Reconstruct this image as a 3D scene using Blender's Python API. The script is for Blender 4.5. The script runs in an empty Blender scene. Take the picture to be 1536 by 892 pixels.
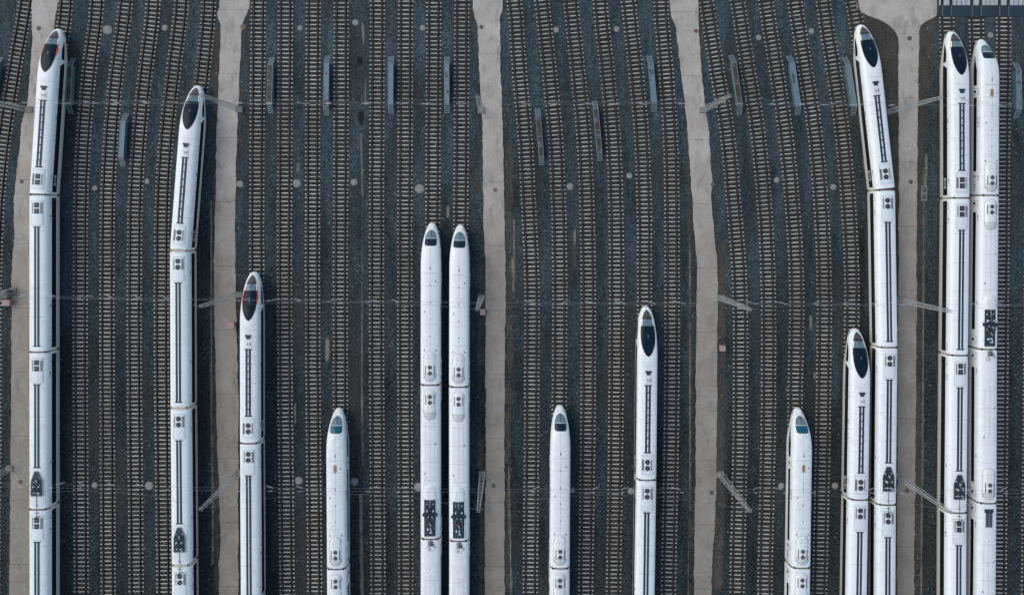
import bpy, math, random
import numpy as np
from mathutils import Vector, Matrix
random.seed(7); rng = np.random.default_rng(7)
S = bpy.context.scene
COL = S.collection
R = math.radians

# ---------------------------------------------------------------- camera, world, sun
H = 121.0; F = 1085.4; NX, NY = 765.0, 321.0       # flight height, focal length and nadir in photo pixels
cam = bpy.data.objects.new('camera', bpy.data.cameras.new('camera')); COL.objects.link(cam)
cam.location = (0, 0, H)
cam.data.sensor_width = 36; cam.data.lens = 36*F/1536
cam.data.shift_x = (768-NX)/1536; cam.data.shift_y = -(446-NY)/1536
cam.data.clip_start = 1; cam.data.clip_end = 4000
S.camera = cam
SUN_EL, SUN_AZ = 46, -72                            # sun low-ish from the left, veiled
w = bpy.data.worlds.new('World'); S.world = w; w.use_nodes = True
nt = w.node_tree; bg = nt.nodes['Background']
sky = nt.nodes.new('ShaderNodeTexSky'); sky.sky_type = 'NISHITA'; sky.sun_disc = False
sky.sun_elevation = R(SUN_EL); sky.sun_rotation = R(SUN_AZ)
sky.air_density = 1.0; sky.dust_density = 1.0; sky.ozone_density = .6
veil = nt.nodes.new('ShaderNodeMix'); veil.data_type = 'RGBA'; veil.blend_type = 'MULTIPLY'; veil.inputs[0].default_value = 1
veil.inputs[7].default_value = (1.05, 1.01, .92, 1)                 # thin grey-white cloud veil over the blue
nt.links.new(sky.outputs[0], veil.inputs[6]); nt.links.new(veil.outputs[2], bg.inputs[0]); bg.inputs[1].default_value = 0.12
sd = bpy.data.lights.new('sun', 'SUN'); sd.energy = .85; sd.angle = R(48); sd.color = (1.0, .93, .78)
sun = bpy.data.objects.new('sun', sd); COL.objects.link(sun)
az = R(SUN_AZ)
dv = Vector((math.sin(az)*math.cos(R(SUN_EL)), math.cos(az)*math.cos(R(SUN_EL)), math.sin(R(SUN_EL))))
sun.rotation_euler = dv.to_track_quat('Z', 'Y').to_euler()
S.view_settings.view_transform = 'Standard'; S.view_settings.look = 'None'
S.view_settings.gamma = 1; S.view_settings.use_curve_mapping = False
S.view_settings.exposure = 0.68

def gx(px): return (px-NX)*H/F
def gy(py): return (NY-py)*H/F
def at(px, py, z=0): return ((px-NX)*(H-z)/F, (NY-py)*(H-z)/F)

# ---------------------------------------------------------------- helpers
class MB:
    def __init__(s): s.v = []; s.f = []; s.m = []
    def add(s, vs, fs, m=0):
        n = len(s.v); s.v += [tuple(v) for v in vs]
        s.f += [tuple(n+i for i in f) for f in fs]; s.m += [m]*len(fs); return s
    def box(s, c, d, m=0, rz=0):
        cx, cy, cz = c; dx, dy, dz = d[0]/2, d[1]/2, d[2]/2
        ca, sa = math.cos(rz), math.sin(rz); vs = []
        for z in (-dz, dz):
            for x, y in ((-dx,-dy),(dx,-dy),(dx,dy),(-dx,dy)):
                vs.append((cx+x*ca-y*sa, cy+x*sa+y*ca, cz+z))
        return s.add(vs, [(3,2,1,0),(4,5,6,7),(0,1,5,4),(1,2,6,5),(2,3,7,6),(3,0,4,7)], m)
    def cyl(s, c, r, h, n=16, m=0, r2=None, mtop=None):
        r2 = r if r2 is None else r2; vs = []
        for z, rr in ((0, r), (h, r2)):
            for i in range(n):
                a = 2*math.pi*i/n; vs.append((c[0]+rr*math.cos(a), c[1]+rr*math.sin(a), c[2]+z))
        fs = [(i, (i+1) % n, n+(i+1) % n, n+i) for i in range(n)]
        s.add(vs, fs, m)
        s.add(vs[n:], [tuple(range(n))], m if mtop is None else mtop); return s
    def bar(s, a, b, r, m=0, n=4):
        a = Vector(a); b = Vector(b); d = (b-a)
        if d.length < 1e-6: return s
        q = d.to_track_quat('Z', 'Y'); vs = []
        for p in (a, b):
            for i in range(n):
                t = 2*math.pi*i/n+math.pi/4
                vs.append(p+q @ Vector((r*math.cos(t), r*math.sin(t), 0)))
        fs = [(i, (i+1) % n, n+(i+1) % n, n+i) for i in range(n)]+[tuple(range(n-1, -1, -1)), tuple(range(n, 2*n))]
        return s.add(vs, fs, m)
    def tube(s, pts, r, m=0, n=4):
        for a, b in zip(pts[:-1], pts[1:]): s.bar(a, b, r, m, n)
        return s
    def grid(s, rows, m=0, flip=False):
        nr, nc = len(rows), len(rows[0]); vs = [p for r in rows for p in r]; fs = []
        for i in range(nr-1):
            for j in range(nc-1):
                q = (i*nc+j, i*nc+j+1, (i+1)*nc+j+1, (i+1)*nc+j); fs.append(q[::-1] if flip else q)
        return s.add(vs, fs, m)
    def mesh(s, name, mats, smooth=False):
        me = bpy.data.meshes.new(name); me.from_pydata(s.v, [], s.f)
        for m in mats: me.materials.append(m)
        me.polygons.foreach_set('material_index', s.m)
        if smooth: me.polygons.foreach_set('use_smooth', [True]*len(s.f))
        me.update(); return me
def ob(name, me, parent=None, loc=(0,0,0), rz=0, label=None):
    o = bpy.data.objects.new(name, me); COL.objects.link(o)
    o.location = loc; o.rotation_euler = (0, 0, rz)
    if parent is not None: o.parent = parent
    if label: o['label'] = label
    return o
def tag(o, label, cat, group=None):
    assert 4 <= len(label.split()) <= 16, label
    o['label'] = label; o['category'] = cat
    if group: o['group'] = group
    return o
def struct(o): o['kind'] = 'structure'; return o
ORD = ['zeroth','first','second','third','fourth','fifth','sixth','seventh','eighth']

# ---------------------------------------------------------------- materials
def newmat(name, rough=.6, metal=0.0, spec=.5):
    m = bpy.data.materials.new(name); m.use_nodes = True
    b = m.node_tree.nodes['Principled BSDF']
    b.inputs['Roughness'].default_value = rough; b.inputs['Metallic'].default_value = metal
    b.inputs['Specular IOR Level'].default_value = spec
    return m, m.node_tree, b
def nd(t, kind, **kw):
    n = t.nodes.new(kind)
    for k, v in kw.items(): setattr(n, k, v)
    return n
def coords(t, obj=False, scale=(1,1,1)):
    tc = nd(t, 'ShaderNodeTexCoord') if obj else nd(t, 'ShaderNodeNewGeometry')
    mp = nd(t, 'ShaderNodeMapping'); mp.inputs['Scale'].default_value = scale
    t.links.new(tc.outputs['Object' if obj else 'Position'], mp.inputs['Vector']); return mp.outputs[0]
def noise(t, vec, scale, detail=3, rough=.6):
    n = nd(t, 'ShaderNodeTexNoise'); n.inputs['Scale'].default_value = scale
    n.inputs['Detail'].default_value = detail; n.inputs['Roughness'].default_value = rough
    t.links.new(vec, n.inputs['Vector']); return n.outputs[0]
def ramp(t, fac, stops):
    r = nd(t, 'ShaderNodeValToRGB'); e = r.color_ramp.elements
    while len(e) < len(stops): e.new(.5)
    for el, (p, c) in zip(e, stops):
        el.position = p; el.color = (*c, 1) if isinstance(c, (tuple, list)) else (c, c, c, 1)
    t.links.new(fac, r.inputs[0]); return r.outputs[0]
def mix(t, fac, a, b, mode='MIX'):
    n = nd(t, 'ShaderNodeMix', data_type='RGBA', blend_type=mode)
    if isinstance(fac, (int, float)): n.inputs[0].default_value = fac
    else: t.links.new(fac, n.inputs[0])
    for i, v in ((6, a), (7, b)):
        if isinstance(v, (tuple, list)): n.inputs[i].default_value = (*v[:3], 1)
        else: t.links.new(v, n.inputs[i])
    return n.outputs[2]
def mth(t, op, a, b=None, c=None):
    n = nd(t, 'ShaderNodeMath', operation=op)
    for i, v in enumerate((a, b, c)):
        if v is None: continue
        if isinstance(v, (int, float)): n.inputs[i].default_value = v
        else: t.links.new(v, n.inputs[i])
    return n.outputs[0]
def simple(name, c, rough=.5, metal=0.0, var=.15, scale=3.0, obj=True, stretch=(1,1,1), spec=.5):
    m, t, b = newmat(name, rough, metal, spec)
    v = coords(t, obj, stretch); n = noise(t, v, scale, 4)
    lo = tuple(x*(1-var) for x in c); hi = tuple(min(1, x*(1+var*.6)) for x in c)
    t.links.new(ramp(t, n, [(.3, lo), (.7, hi)]), b.inputs['Base Color']); return m

def paint(name, c, dirt=(.45,.44,.43), amount=.3, rough=.35):
    m, t, b = newmat(name, rough)
    v1 = coords(t, True, (5, .25, 3)); v2 = coords(t, True, (1, 1, 1)); v3 = coords(t, False)
    s1 = ramp(t, noise(t, v1, 1.2, 5, .65), [(.42, 0.0), (.85, 1.0)])
    s2 = ramp(t, noise(t, v2, .8, 5, .7), [(.45, 0.0), (.85, 1.0)])
    s3 = ramp(t, noise(t, v3, .05, 3), [(.3, .4), (.7, 1.0)])
    oi = nd(t, 'ShaderNodeObjectInfo')
    f = mth(t, 'MULTIPLY', mth(t, 'MULTIPLY', mth(t, 'ADD', s1, s2), mth(t, 'MULTIPLY_ADD', oi.outputs['Random'], amount*1.3, amount*.45)), s3)
    t.links.new(mix(t, f, c, dirt), b.inputs['Base Color'])
    t.links.new(mth(t, 'MULTIPLY_ADD', s2, .25, rough), b.inputs['Roughness']); return m
M = {}
M['white'] = paint('train_white_paint', (.81,.845,.855))
M['white2'] = paint('train_white_paint_dustier', (.80,.83,.84), amount=.42)
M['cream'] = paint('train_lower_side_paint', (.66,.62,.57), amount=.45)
M['black'] = simple('side_window_glass', (.012,.013,.016), .12)
M['canopy'] = simple('cockpit_black_glass', (.006,.018,.032), .22, var=.25, scale=.8, spec=.12)
M['beak'] = simple('nose_dark_grille', (.07,.065,.065), .4)
M['glass'] = simple('windscreen_grey_glass', (.14,.21,.25), .12, var=.25, scale=1.5)
M['teal'] = simple('cab_roof_teal', (.008,.10,.15), .2, var=.2, spec=.3)
M['navy'] = simple('cab_roof_dark', (.008,.022,.038), .2, var=.2, spec=.3)
M['red'] = simple('trim_orange_red', (.85,.13,.03), .35)
M['gold'] = simple('trim_dull_gold', (.50,.27,.12), .35)
M['duct'] = simple('roof_duct_dark_blue', (.016,.038,.060), .6, var=.3)
M['panel'] = paint('roof_unit_light_grey', (.73,.77,.79), amount=.4)
M['podw'] = paint('roof_pod_white', (.76,.79,.80), dirt=(.40,.39,.37), amount=.5)
M['podd'] = paint('roof_pod_grimy_tail', (.60,.61,.61), dirt=(.30,.29,.27), amount=.7)
M['grille'] = simple('grille_grey', (.22,.235,.25), .6, var=.3, scale=12)
M['fan'] = simple('fan_black', (.02,.025,.03), .6)
M['fang'] = simple('fan_grey_blades', (.10,.105,.11), .5)
M['seam'] = simple('panel_seam', (.30,.31,.33), .7)
M['mark'] = simple('marking_dark', (.05,.055,.065), .6)
M['markg'] = simple('marking_grey', (.36,.39,.42), .6)
M['blue'] = simple('lettering_blue', (.03,.10,.18), .5)
M['brown'] = simple('roof_hatch_brown', (.30,.21,.09), .6)
M['bellow'] = simple('gangway_bellows', (.16,.145,.12), .8, var=.3)
M['bellowt'] = simple('gangway_tan_cover', (.48,.41,.29), .8, var=.3)
M['under'] = simple('underframe_dark', (.03,.03,.032), .8)
M['insul'] = simple('insulator_pale', (.70,.72,.74), .3)
M['insulb'] = simple('insulator_brown', (.12,.05,.04), .4)
M['well'] = simple('roof_well_dark', (.018,.045,.066), .5, var=.4, scale=2.5)
M['soot'] = simple('sooty_equipment', (.028,.038,.048), .8, var=.5)
M['steel'] = simple('galvanised_steel', (.42,.43,.42), .6, .1, var=.25, obj=False, scale=2)
M['wire'] = simple('span_wire', (.22,.26,.28), .6, .1)
M['concrete'] = simple('cast_concrete', (.22,.22,.205), .9, var=.3, obj=False, scale=1.5)
M['capin'] = simple('manhole_cap_centre', (.28,.275,.26), .9, var=.3, obj=False, scale=2.5)
M['iron'] = simple('cast_iron_cover', (.10,.09,.085), .7, var=.3, obj=False, scale=3)
M['rustcover'] = simple('rusty_cover', (.19,.12,.09), .8, var=.4, obj=False, scale=3)
M['pink'] = simple('cabinet_faded_pink', (.40,.26,.25), .7, var=.2)
M['greybox'] = simple('cabinet_grey', (.12,.12,.12), .7, var=.3)
M['stripdark'] = simple('dark_strip', (.018,.036,.052), .7, var=.3, obj=False, scale=.6, stretch=(1,.4,1))
M['slabwhite'] = simple('white_slab', (.40,.43,.45), .7, var=.15, obj=False)

def m_ballast():
    m, t, b = newmat('ballast_ground', .95, spec=.2)
    p = coords(t); pl = coords(t, False, (1, .12, 1)); pm = coords(t, False, (1, .35, 1))
    at_ = nd(t, 'ShaderNodeAttribute'); at_.attribute_name = 'mask'
    sep = nd(t, 'ShaderNodeSeparateColor'); t.links.new(at_.outputs['Color'], sep.inputs[0])
    tr, di, pa = sep.outputs
    # stones: several sizes of grain
    vo = nd(t, 'ShaderNodeTexVoronoi'); vo.inputs['Scale'].default_value = 7.5; t.links.new(p, vo.inputs['Vector'])
    sc = nd(t, 'ShaderNodeSeparateColor'); t.links.new(vo.outputs['Color'], sc.inputs[0])
    grain = mth(t, 'ADD', mth(t, 'MULTIPLY', sc.outputs[0], .55), mth(t, 'MULTIPLY', noise(t, p, 5.5, 4, .8), .75))
    base = ramp(t, grain, [(.30, (.011,.019,.023)), (.6, (.032,.052,.061)), (.92, (.095,.130,.144))])
    streak = ramp(t, noise(t, pl, .5, 4), [(.34, (.66,.60,.56)), (.50, (.92,.91,.90)), (.66, (1.15,1.17,1.17))])
    base = mix(t, 1.0, base, streak, 'MULTIPLY')
    blot = ramp(t, noise(t, pm, .16, 4), [(.33, (.62,.62,.62)), (.62, (1.15,1.16,1.18))])
    base = mix(t, 1.0, base, blot, 'MULTIPLY')
    gsep = nd(t, 'ShaderNodeSeparateXYZ'); t.links.new(p, gsep.inputs[0])
    yn = mth(t, 'ADD', mth(t, 'MULTIPLY_ADD', gsep.outputs[1], .011, .55), mth(t, 'MULTIPLY', mth(t, 'SUBTRACT', noise(t, p, .04, 2), .5), .6))
    base = mix(t, 1.0, base, ramp(t, yn, [(.1, (.56,.56,.56)), (.9, (1.10,1.10,1.10))]), 'MULTIPLY')
    # brown-black grime inside the tracks
    inn = ramp(t, grain, [(.3, (.005,.005,.005)), (.62, (.021,.021,.020)), (.95, (.10,.098,.09))])
    tn = mth(t, 'ADD', tr, mth(t, 'MULTIPLY', mth(t, 'SUBTRACT', noise(t, pm, 1.3, 4), .5), .7))
    trf = ramp(t, tn, [(.32, 0.0), (.62, .95)])
    base = mix(t, trf, base, inn)
    gr2 = ramp(t, noise(t, pl, .33, 4), [(.48, 0.0), (.66, .75)])
    base = mix(t, gr2, base, mix(t, grain, (.012,.012,.012), (.058,.057,.055)))
    # bare soil beside the paths
    soil = ramp(t, mth(t, 'MULTIPLY_ADD', grain, .45, mth(t, 'MULTIPLY', noise(t, pm, .5, 5, .7), .6)),
                [(.3, (.020,.019,.018)), (.52, (.052,.046,.038)), (.8, (.12,.103,.080))])
    dn = mth(t, 'ADD', di, mth(t, 'MULTIPLY', mth(t, 'SUBTRACT', noise(t, p, .45, 6, .75), .5), 1.9))
    base = mix(t, ramp(t, dn, [(.36, 0.0), (.72, .95)]), base, soil)
    # pale silt lines
    pn = mth(t, 'ADD', pa, mth(t, 'MULTIPLY', mth(t, 'SUBTRACT', noise(t, pm, 1.4, 5, .8), .5), 1.4))
    base = mix(t, ramp(t, pn, [(.55, 0.0), (1.0, .85)]), base, (.24,.215,.17))
    # oily black patches
    dk = mth(t, 'ADD', at_.outputs['Alpha'], mth(t, 'MULTIPLY', mth(t, 'SUBTRACT', noise(t, p, .6, 5, .7), .5), 1.2))
    base = mix(t, ramp(t, dk, [(.42, 0.0), (.75, .85)]), base, (.006,.007,.008))
    # odd bright stones and litter
    v2 = nd(t, 'ShaderNodeTexVoronoi'); v2.inputs['Scale'].default_value = .75; t.links.new(p, v2.inputs['Vector'])
    sp = ramp(t, v2.outputs['Distance'], [(.045, .8), (.075, 0.0)])
    base = mix(t, sp, base, (.42,.45,.46))
    v3 = nd(t, 'ShaderNodeTexVoronoi'); v3.inputs['Scale'].default_value = 2.2; t.links.new(p, v3.inputs['Vector'])
    base = mix(t, ramp(t, v3.outputs['Distance'], [(.06, .7), (.13, 0.0)]), base, (.30,.33,.34))
    t.links.new(base, b.inputs['Base Color'])
    bp = nd(t, 'ShaderNodeBump'); bp.inputs['Strength'].default_value = .8; bp.inputs['Distance'].default_value = .06
    t.links.new(grain, bp.inputs['Height']); t.links.new(bp.outputs[0], b.inputs['Normal']); return m
M['ballast'] = m_ballast()
def m_path():
    m, t, b = newmat('path_concrete', .9, spec=.25)
    p = coords(t); pm = coords(t, False, (1, .4, 1))
    n = noise(t, p, .22, 5, .65); n2 = noise(t, p, 2.5, 5, .7); n3 = noise(t, pm, .75, 5, .6)
    base = ramp(t, n, [(.3, (.37,.325,.28)), (.55, (.45,.41,.365)), (.75, (.52,.485,.44))])
    sx = nd(t, 'ShaderNodeSeparateXYZ'); g = nd(t, 'ShaderNodeNewGeometry'); t.links.new(g.outputs['Position'], sx.inputs[0])
    # darker and browner further down the yard
    yf = ramp(t, mth(t, 'MULTIPLY_ADD', sx.outputs[1], .0095, .62), [(0.0, (.66,.64,.60)), (.5, (.76,.73,.69)), (.72, (1.0,.98,.96)), (1.0, (1.02,1.03,1.05))])
    base = mix(t, 1.0, base, yf, 'MULTIPLY')
    base = mix(t, 1.0, base, ramp(t, n2, [(.3, (.86,.86,.87)), (.7, (1.08,1.08,1.08))]), 'MULTIPLY')
    base = mix(t, ramp(t, n3, [(.52, 0.0), (.72, .6)]), base, (.17,.165,.15))
    # slab joints
    fr = mth(t, 'FRACT', mth(t, 'MULTIPLY', mth(t, 'ADD', sx.outputs[1], mth(t, 'MULTIPLY', mth(t, 'ROUND', mth(t, 'MULTIPLY_ADD', sx.outputs[0], 1/30, -2/30)), 3.7)), 1/10.7))
    j = ramp(t, mth(t, 'ABSOLUTE', mth(t, 'SUBTRACT', fr, .5)), [(.003, .4), (.008, 0.0)])
    base = mix(t, j, base, (.09,.08,.075))
    t.links.new(base, b.inputs['Base Color'])
    bp = nd(t, 'ShaderNodeBump'); bp.inputs['Strength'].default_value = .3; bp.inputs['Distance'].default_value = .03
    t.links.new(n2, bp.inputs['Height']); t.links.new(bp.outputs[0], b.inputs['Normal']); return m
M['path'] = m_path()
def m_sleeper():
    m, t, b = newmat('sleeper_concrete', .9, spec=.2)
    p = coords(t); n = noise(t, p, .9, 3); n2 = noise(t, p, 4, 4, .7); n3 = noise(t, p, .07, 3)
    base = ramp(t, n, [(.25, (.35,.32,.27)), (.38, (.48,.475,.44)), (.6, (.58,.58,.54)), (.8, (.65,.65,.61))])
    base = mix(t, 1.0, base, ramp(t, n2, [(.3, (.75,.75,.75)), (.7, (1.1,1.1,1.1))]), 'MULTIPLY')
    base = mix(t, 1.0, base, ramp(t, n3, [(.35, (.68,.66,.62)), (.65, (1.08,1.07,1.05))]), 'MULTIPLY')
    t.links.new(base, b.inputs['Base Color']); return m
M['sleeper'] = m_sleeper()
M['seat'] = simple('rail_seat_grime', (.020,.016,.014), .9, var=.4, obj=False, scale=3)
M['rail'] = simple('rusty_rail', (.030,.023,.019), .7, .2, var=.3, obj=False, scale=1)
M['railtop'] = simple('rail_head', (.065,.057,.052), .5, .3, var=.2, obj=False, scale=1)
def m_deck(name, lo, hi):
    m, t, b = newmat(name, .65, .1)
    p = coords(t, False); n = noise(t, p, .75, 5, .7); fine = noise(t, p, 6, 3)
    ga = ramp(t, fine, [(.3, (.11,.17,.215)), (.7, (.17,.24,.30))])
    ru = ramp(t, fine, [(.3, (.030,.020,.015)), (.7, (.09,.052,.034))])
    t.links.new(mix(t, ramp(t, n, [(lo, 0.0), (hi, 1.0)]), ga, ru), b.inputs['Base Color']); return m
M['deck0'] = m_deck('deck_galvanised', .80, .9)
M['deck1'] = m_deck('deck_spotted_rust', .54, .60)
M['deck2'] = m_deck('deck_mostly_rust', .30, .48)
M['rim'] = simple('platform_rim', (.24,.31,.35), .6, .1, var=.2, obj=False)
M['rimrust'] = simple('platform_rim_rust', (.10,.06,.045), .7, .1, var=.3, obj=False)
M['mesh'] = simple('platform_side_sheet', (.08,.14,.17), .7, .1, var=.3, obj=False, scale=4)

# ---------------------------------------------------------------- track centre lines (photo pixels on the ground)
TR = [ # bay, points (y, x)
 ('A', 0, [(0,39),(20,36),(100,22),(150,14),(200,6.7),(300,-4),(400,-8),(600,-9),(870,-11)]),
 ('B', 1, [(0,99),(20,97.7),(60,92.5),(130,86),(220,81),(300,78.2),(527,78.3),(870,78.5)]),
 ('C', 1, [(0,145.3),(20,144),(100,134.5),(150,129.8),(200,125.7),(300,121.4),(400,120.7),(870,122)]),
 ('D', 1, [(0,188.5),(20,186.7),(100,176),(200,166.7),(300,161.5),(400,160.7),(870,162.3)]),
 ('E', 1, [(0,230),(20,228.7),(100,219),(200,209),(300,203),(400,201.7),(870,204.3)]),
 ('F', 1, [(0,272),(20,270.7),(100,261),(200,250),(300,243.5),(400,242.3),(870,245.7)]),
 ('G', 1, [(0,313.3),(20,312.3),(130,301.5),(200,293),(300,285.5),(376,283),(612,284),(850,286)]),
 ('H', 2, [(20,387.5),(200,385.7),(400,385),(600,385),(870,386.4)]),
 ('I', 2, [(20,428.3),(200,427.3),(400,426.7),(870,430.7)]),
 ('J', 2, [(20,470),(200,469),(400,468.7),(870,472)]),
 ('K', 2, [(20,511.7),(200,511.5),(400,510.5),(700,511),(870,512.3)]),
 ('L', 2, [(20,566.3),(200,565.3),(400,564.7),(870,567)]),
 ('M', 2, [(20,608.3),(200,607.7),(400,607),(870,608.7)]),
 ('N', 2, [(20,650.7),(200,649.7),(400,649),(870,649)]),
 ('O', 2, [(20,692.7),(200,692),(400,690.7),(870,690.6)]),
 ('P', 3, [(0,771),(20,773),(100,778.5),(200,787),(300,792.5),(400,797),(600,797.5),(870,795.3)]),
 ('Q', 3, [(0,812.5),(20,814.7),(100,823),(200,832.7),(300,837.5),(400,839.3),(600,839),(870,837.4)]),
 ('R', 3, [(0,856),(20,857.7),(100,866),(200,875.3),(300,880),(400,882),(600,882),(870,878.7)]),
 ('S', 3, [(0,900),(20,901.3),(100,910),(200,919.3),(300,923.5),(400,924.7),(600,924),(870,920.3)]),
 ('T', 3, [(0,942.5),(20,944.3),(100,953),(200,962),(300,966),(400,966.7),(600,966),(720,964),(892,961.7)]),
 ('U', 3, [(0,991.2),(20,992),(100,998.3),(200,1005.3),(300,1007.6),(400,1008),(600,1007.5),(870,1003)]),
 ('V', 4, [(0,1059),(20,1062),(100,1074.7),(200,1090.7),(300,1100),(400,1108),(600,1110.5),(870,1105.7)]),
 ('W', 4, [(0,1106),(20,1109),(100,1121.5),(200,1136.7),(300,1146),(400,1151.3),(600,1152.5),(870,1147.3)]),
 ('X', 4, [(0,1148.5),(20,1151.3),(100,1163.5),(200,1178.3),(300,1188),(400,1194),(600,1192.5),(870,1188.5)]),
 ('Y', 4, [(0,1192),(20,1194.7),(100,1207.5),(200,1222.3),(300,1231),(400,1235.7),(600,1235),(870,1229.7)]),
 ('Z', 4, [(0,1235),(20,1237.3),(100,1249.5),(200,1263.3),(300,1272),(400,1277.3),(520,1277),(640,1275),(892,1271)]),
 ('AA',4, [(0,1278),(20,1282),(60,1288.5),(150,1299),(284,1312.3),(400,1316),(525,1316),(763,1313.6),(892,1313)]),
 ('AB',5, [(0,1419),(20,1419.7),(100,1421.5),(297,1421),(535,1418.6),(770,1416.5),(892,1416)]),
 ('AC',5, [(0,1463.5),(20,1464),(60,1465),(270,1464),(500,1461.5),(730,1460.6),(892,1459)]),
 ('AD',5, [(0,1505),(20,1505.2),(200,1503.8),(400,1502.5),(870,1498.5)]),
 ('AE',5, [(0,1549),(200,1548),(400,1547),(870,1543)]),
]
def pchip(pts):
    P = sorted(((gy(y), gx(x)) for y, x in pts)); ys = np.array([p[0] for p in P]); xs = np.array([p[1] for p in P])
    h = np.diff(ys); d = np.diff(xs)/h; m = np.zeros(len(xs))
    if len(xs) > 2: m[1:-1] = (d[:-1]*h[1:]+d[1:]*h[:-1])/(h[:-1]+h[1:])
    m[0], m[-1] = d[0], d[-1]
    def f(y):
        y = np.asarray(y, float); i = np.clip(np.searchsorted(ys, y)-1, 0, len(h)-1); t = (y-ys[i])/h[i]
        r = ((2*t**3-3*t**2+1)*xs[i]+(t**3-2*t**2+t)*h[i]*m[i]+(-2*t**3+3*t**2)*xs[i+1]+(t**3-t**2)*h[i]*m[i+1])
        r = np.where(y < ys[0], xs[0]+m[0]*(y-ys[0]), r); return np.where(y > ys[-1], xs[-1]+m[-1]*(y-ys[-1]), r)
    return f
TF = {n: pchip(p) for n, b, p in TR}

# ---------------------------------------------------------------- ground with soil masks
PATHS = [
 ([(-60,48),(0,48),(30,47),(60,49),(100,46),(160,41),(185,33),(250,26),(300,21),(350,22),(420,17),(600,17),(700,16),(892,14),(1050,14)],
  [(-60,92),(0,89),(22,84),(45,81),(80,76),(160,66),(300,59),(892,57),(1050,57)]),
 ([(-60,331),(0,330),(12,329),(20,326),(38,331),(60,331),(150,327),(200,325),(300,323),(400,321),(500,322),(600,324),(700,327),(780,330),(815,331),(845,328),(892,329),(1050,329)],
  [(-60,375),(0,375),(10,374),(20,371),(38,363),(60,362),(150,358),(200,356),(300,353),(400,353),(500,355),(600,358),(892,358),(1050,358)]),
 ([(-60,708),(0,709),(14,709),(25,712),(38,716),(100,719),(200,724),(300,725),(400,728),(600,728.6),(700,728),(780,727),(892,727),(1050,727)],
  [(-60,755),(0,755),(14,754),(28,750),(100,751),(200,754.7),(300,756.6),(400,758.7),(600,757),(892,757),(1050,757)]),
 ([(-60,1003),(0,1004),(22,1006),(42,1014),(60,1016),(150,1027),(200,1031.5),(300,1038.7),(400,1045.7),(600,1043.7),(700,1043),(780,1042),(892,1041),(1050,1041)],
  [(-60,1048),(0,1048),(40,1048),(60,1049),(150,1056.5),(200,1064),(250,1066.5),(270,1069),(280,1068),(300,1067),(400,1076.7),(600,1075.7),(700,1075),(780,1073),(840,1069),(892,1067),(1050,1067)]),
 ([(-60,1284),(0,1284),(12,1285),(20,1294),(25,1305),(31,1322),(38,1333),(48,1343),(58,1348),(200,1348),(300,1348.7),(600,1346),(892,1345),(1050,1345)],
  [(-60,1406),(0,1406),(25,1405),(31,1392),(38,1381),(46,1379),(165,1377),(300,1375.6),(600,1374),(892,1371),(1050,1371)]),
]
def interp_edge(e, y): return np.interp(y, [p[0] for p in e], [p[1] for p in e])
SOIL = [ # y0,y1,x0,x1 (at y0), x0,x1 (at y1), strength
 (-40,20,373,380,366,378,.75),(20,320,362,370,353,358,.6),(40,330,316,331,317,325,.8),(330,520,316,322,318,324,.7),(520,892,319,326,319,331,.75),
 (0,60,698,709,710,716,.7),(240,300,713,722,712,722,.8),(380,560,712,727,714,726,.6),(650,900,716,727,718,726,.75),
 (30,200,750,757,755,768,.55),(200,560,756,770,758,771,.8),(560,892,757,768,757,766,.75),
 (0,100,1047,1053,1049,1056,.5),(360,560,1077,1091,1077,1090,.9),(560,892,1076,1089,1068,1086,.8),
 (180,892,1026,1040,1034,1042,.55),(5,110,1290,1352,1318,1352,1.3),(70,330,1315,1352,1330,1352,1.2),(300,892,1330,1347,1330,1347,.7),
 (10,140,1376,1406,1375,1394,1.0),(100,892,1376,1387,1371,1382,.85),(40,100,1394,1404,1394,1402,.5),
 (80,160,46,49,40,44,.4),(420,892,12,17,8,16,.6),(0,60,84,88,78,84,.5),
 (20,90,536,544,540,548,.3),(180,270,436,448,436,446,.45),(500,545,487,495,487,495,1.0),(305,330,668,676,668,676,.9),
 (530,560,430,450,430,450,.45),(590,892,540,552,535,552,.45),(300,620,540,550,540,550,.4),(300,360,584,592,584,592,.5),(340,420,855,865,855,866,.6),
 (420,892,848,858,848,858,.2),(340,380,1165,1175,1165,1175,.5),(230,260,1290,1300,1292,1302,.5),(480,520,1210,1222,1210,1222,.5),
 (690,760,228,240,228,240,.35),(700,890,448,456,448,456,.3),(560,600,1280,1292,1280,1292,.3)]
PALE = [ # y0,x,y1,x, width
 (200,541,300,544,1.6),(300,544,592,543,1.2),(592,543,700,544,1.5),(740,541,892,543,2.6),(360,1034,470,1036,1.0),(480,1036,892,1033,1.2),
 (300,317,560,317,1.6),(560,317,830,319,1.8),(250,1386,420,1386,1.4),(420,1386,892,1382,1.6),(260,1190,892,1206,.0),
 (700,763,892,767,1.6),(385,768,420,769,2.0),(505,491,545,490,3.2),(306,672,330,672,2.4),(230,1390,290,1389,1.6),(240,447,262,447,2.0),(340,862,372,862,2.0),(555,1222,570,1222,2.0),(30,543,60,545,1.8),(470,1216,500,1217,2.0),(228,1296,262,1298,2.2),(600,442,640,443,1.6),(820,318,850,319,2.0),(330,771,450,770,1.6),(225,1389,290,1388,1.2),(40,545,180,549,.8)]
DARK = [(539,92,6,9,.9),(541,178,6,13,1.0),(536,150,7,30,.5),(446,235,6,20,.4),(541,260,8,30,.4),(862,420,6,40,.45),(898,690,5,50,.4),(100,250,7,60,.4),
 (340,300,3,8,.3),(725,235,5,30,.5),(1255,180,7,90,.35),(1213,110,6,60,.35),(1292,420,9,120,.55),(905,430,5,60,.35),(800,560,4,60,.2),(310,500,8,120,.3),(225,560,5,100,.3),(12,640,8,80,.4)]
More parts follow.
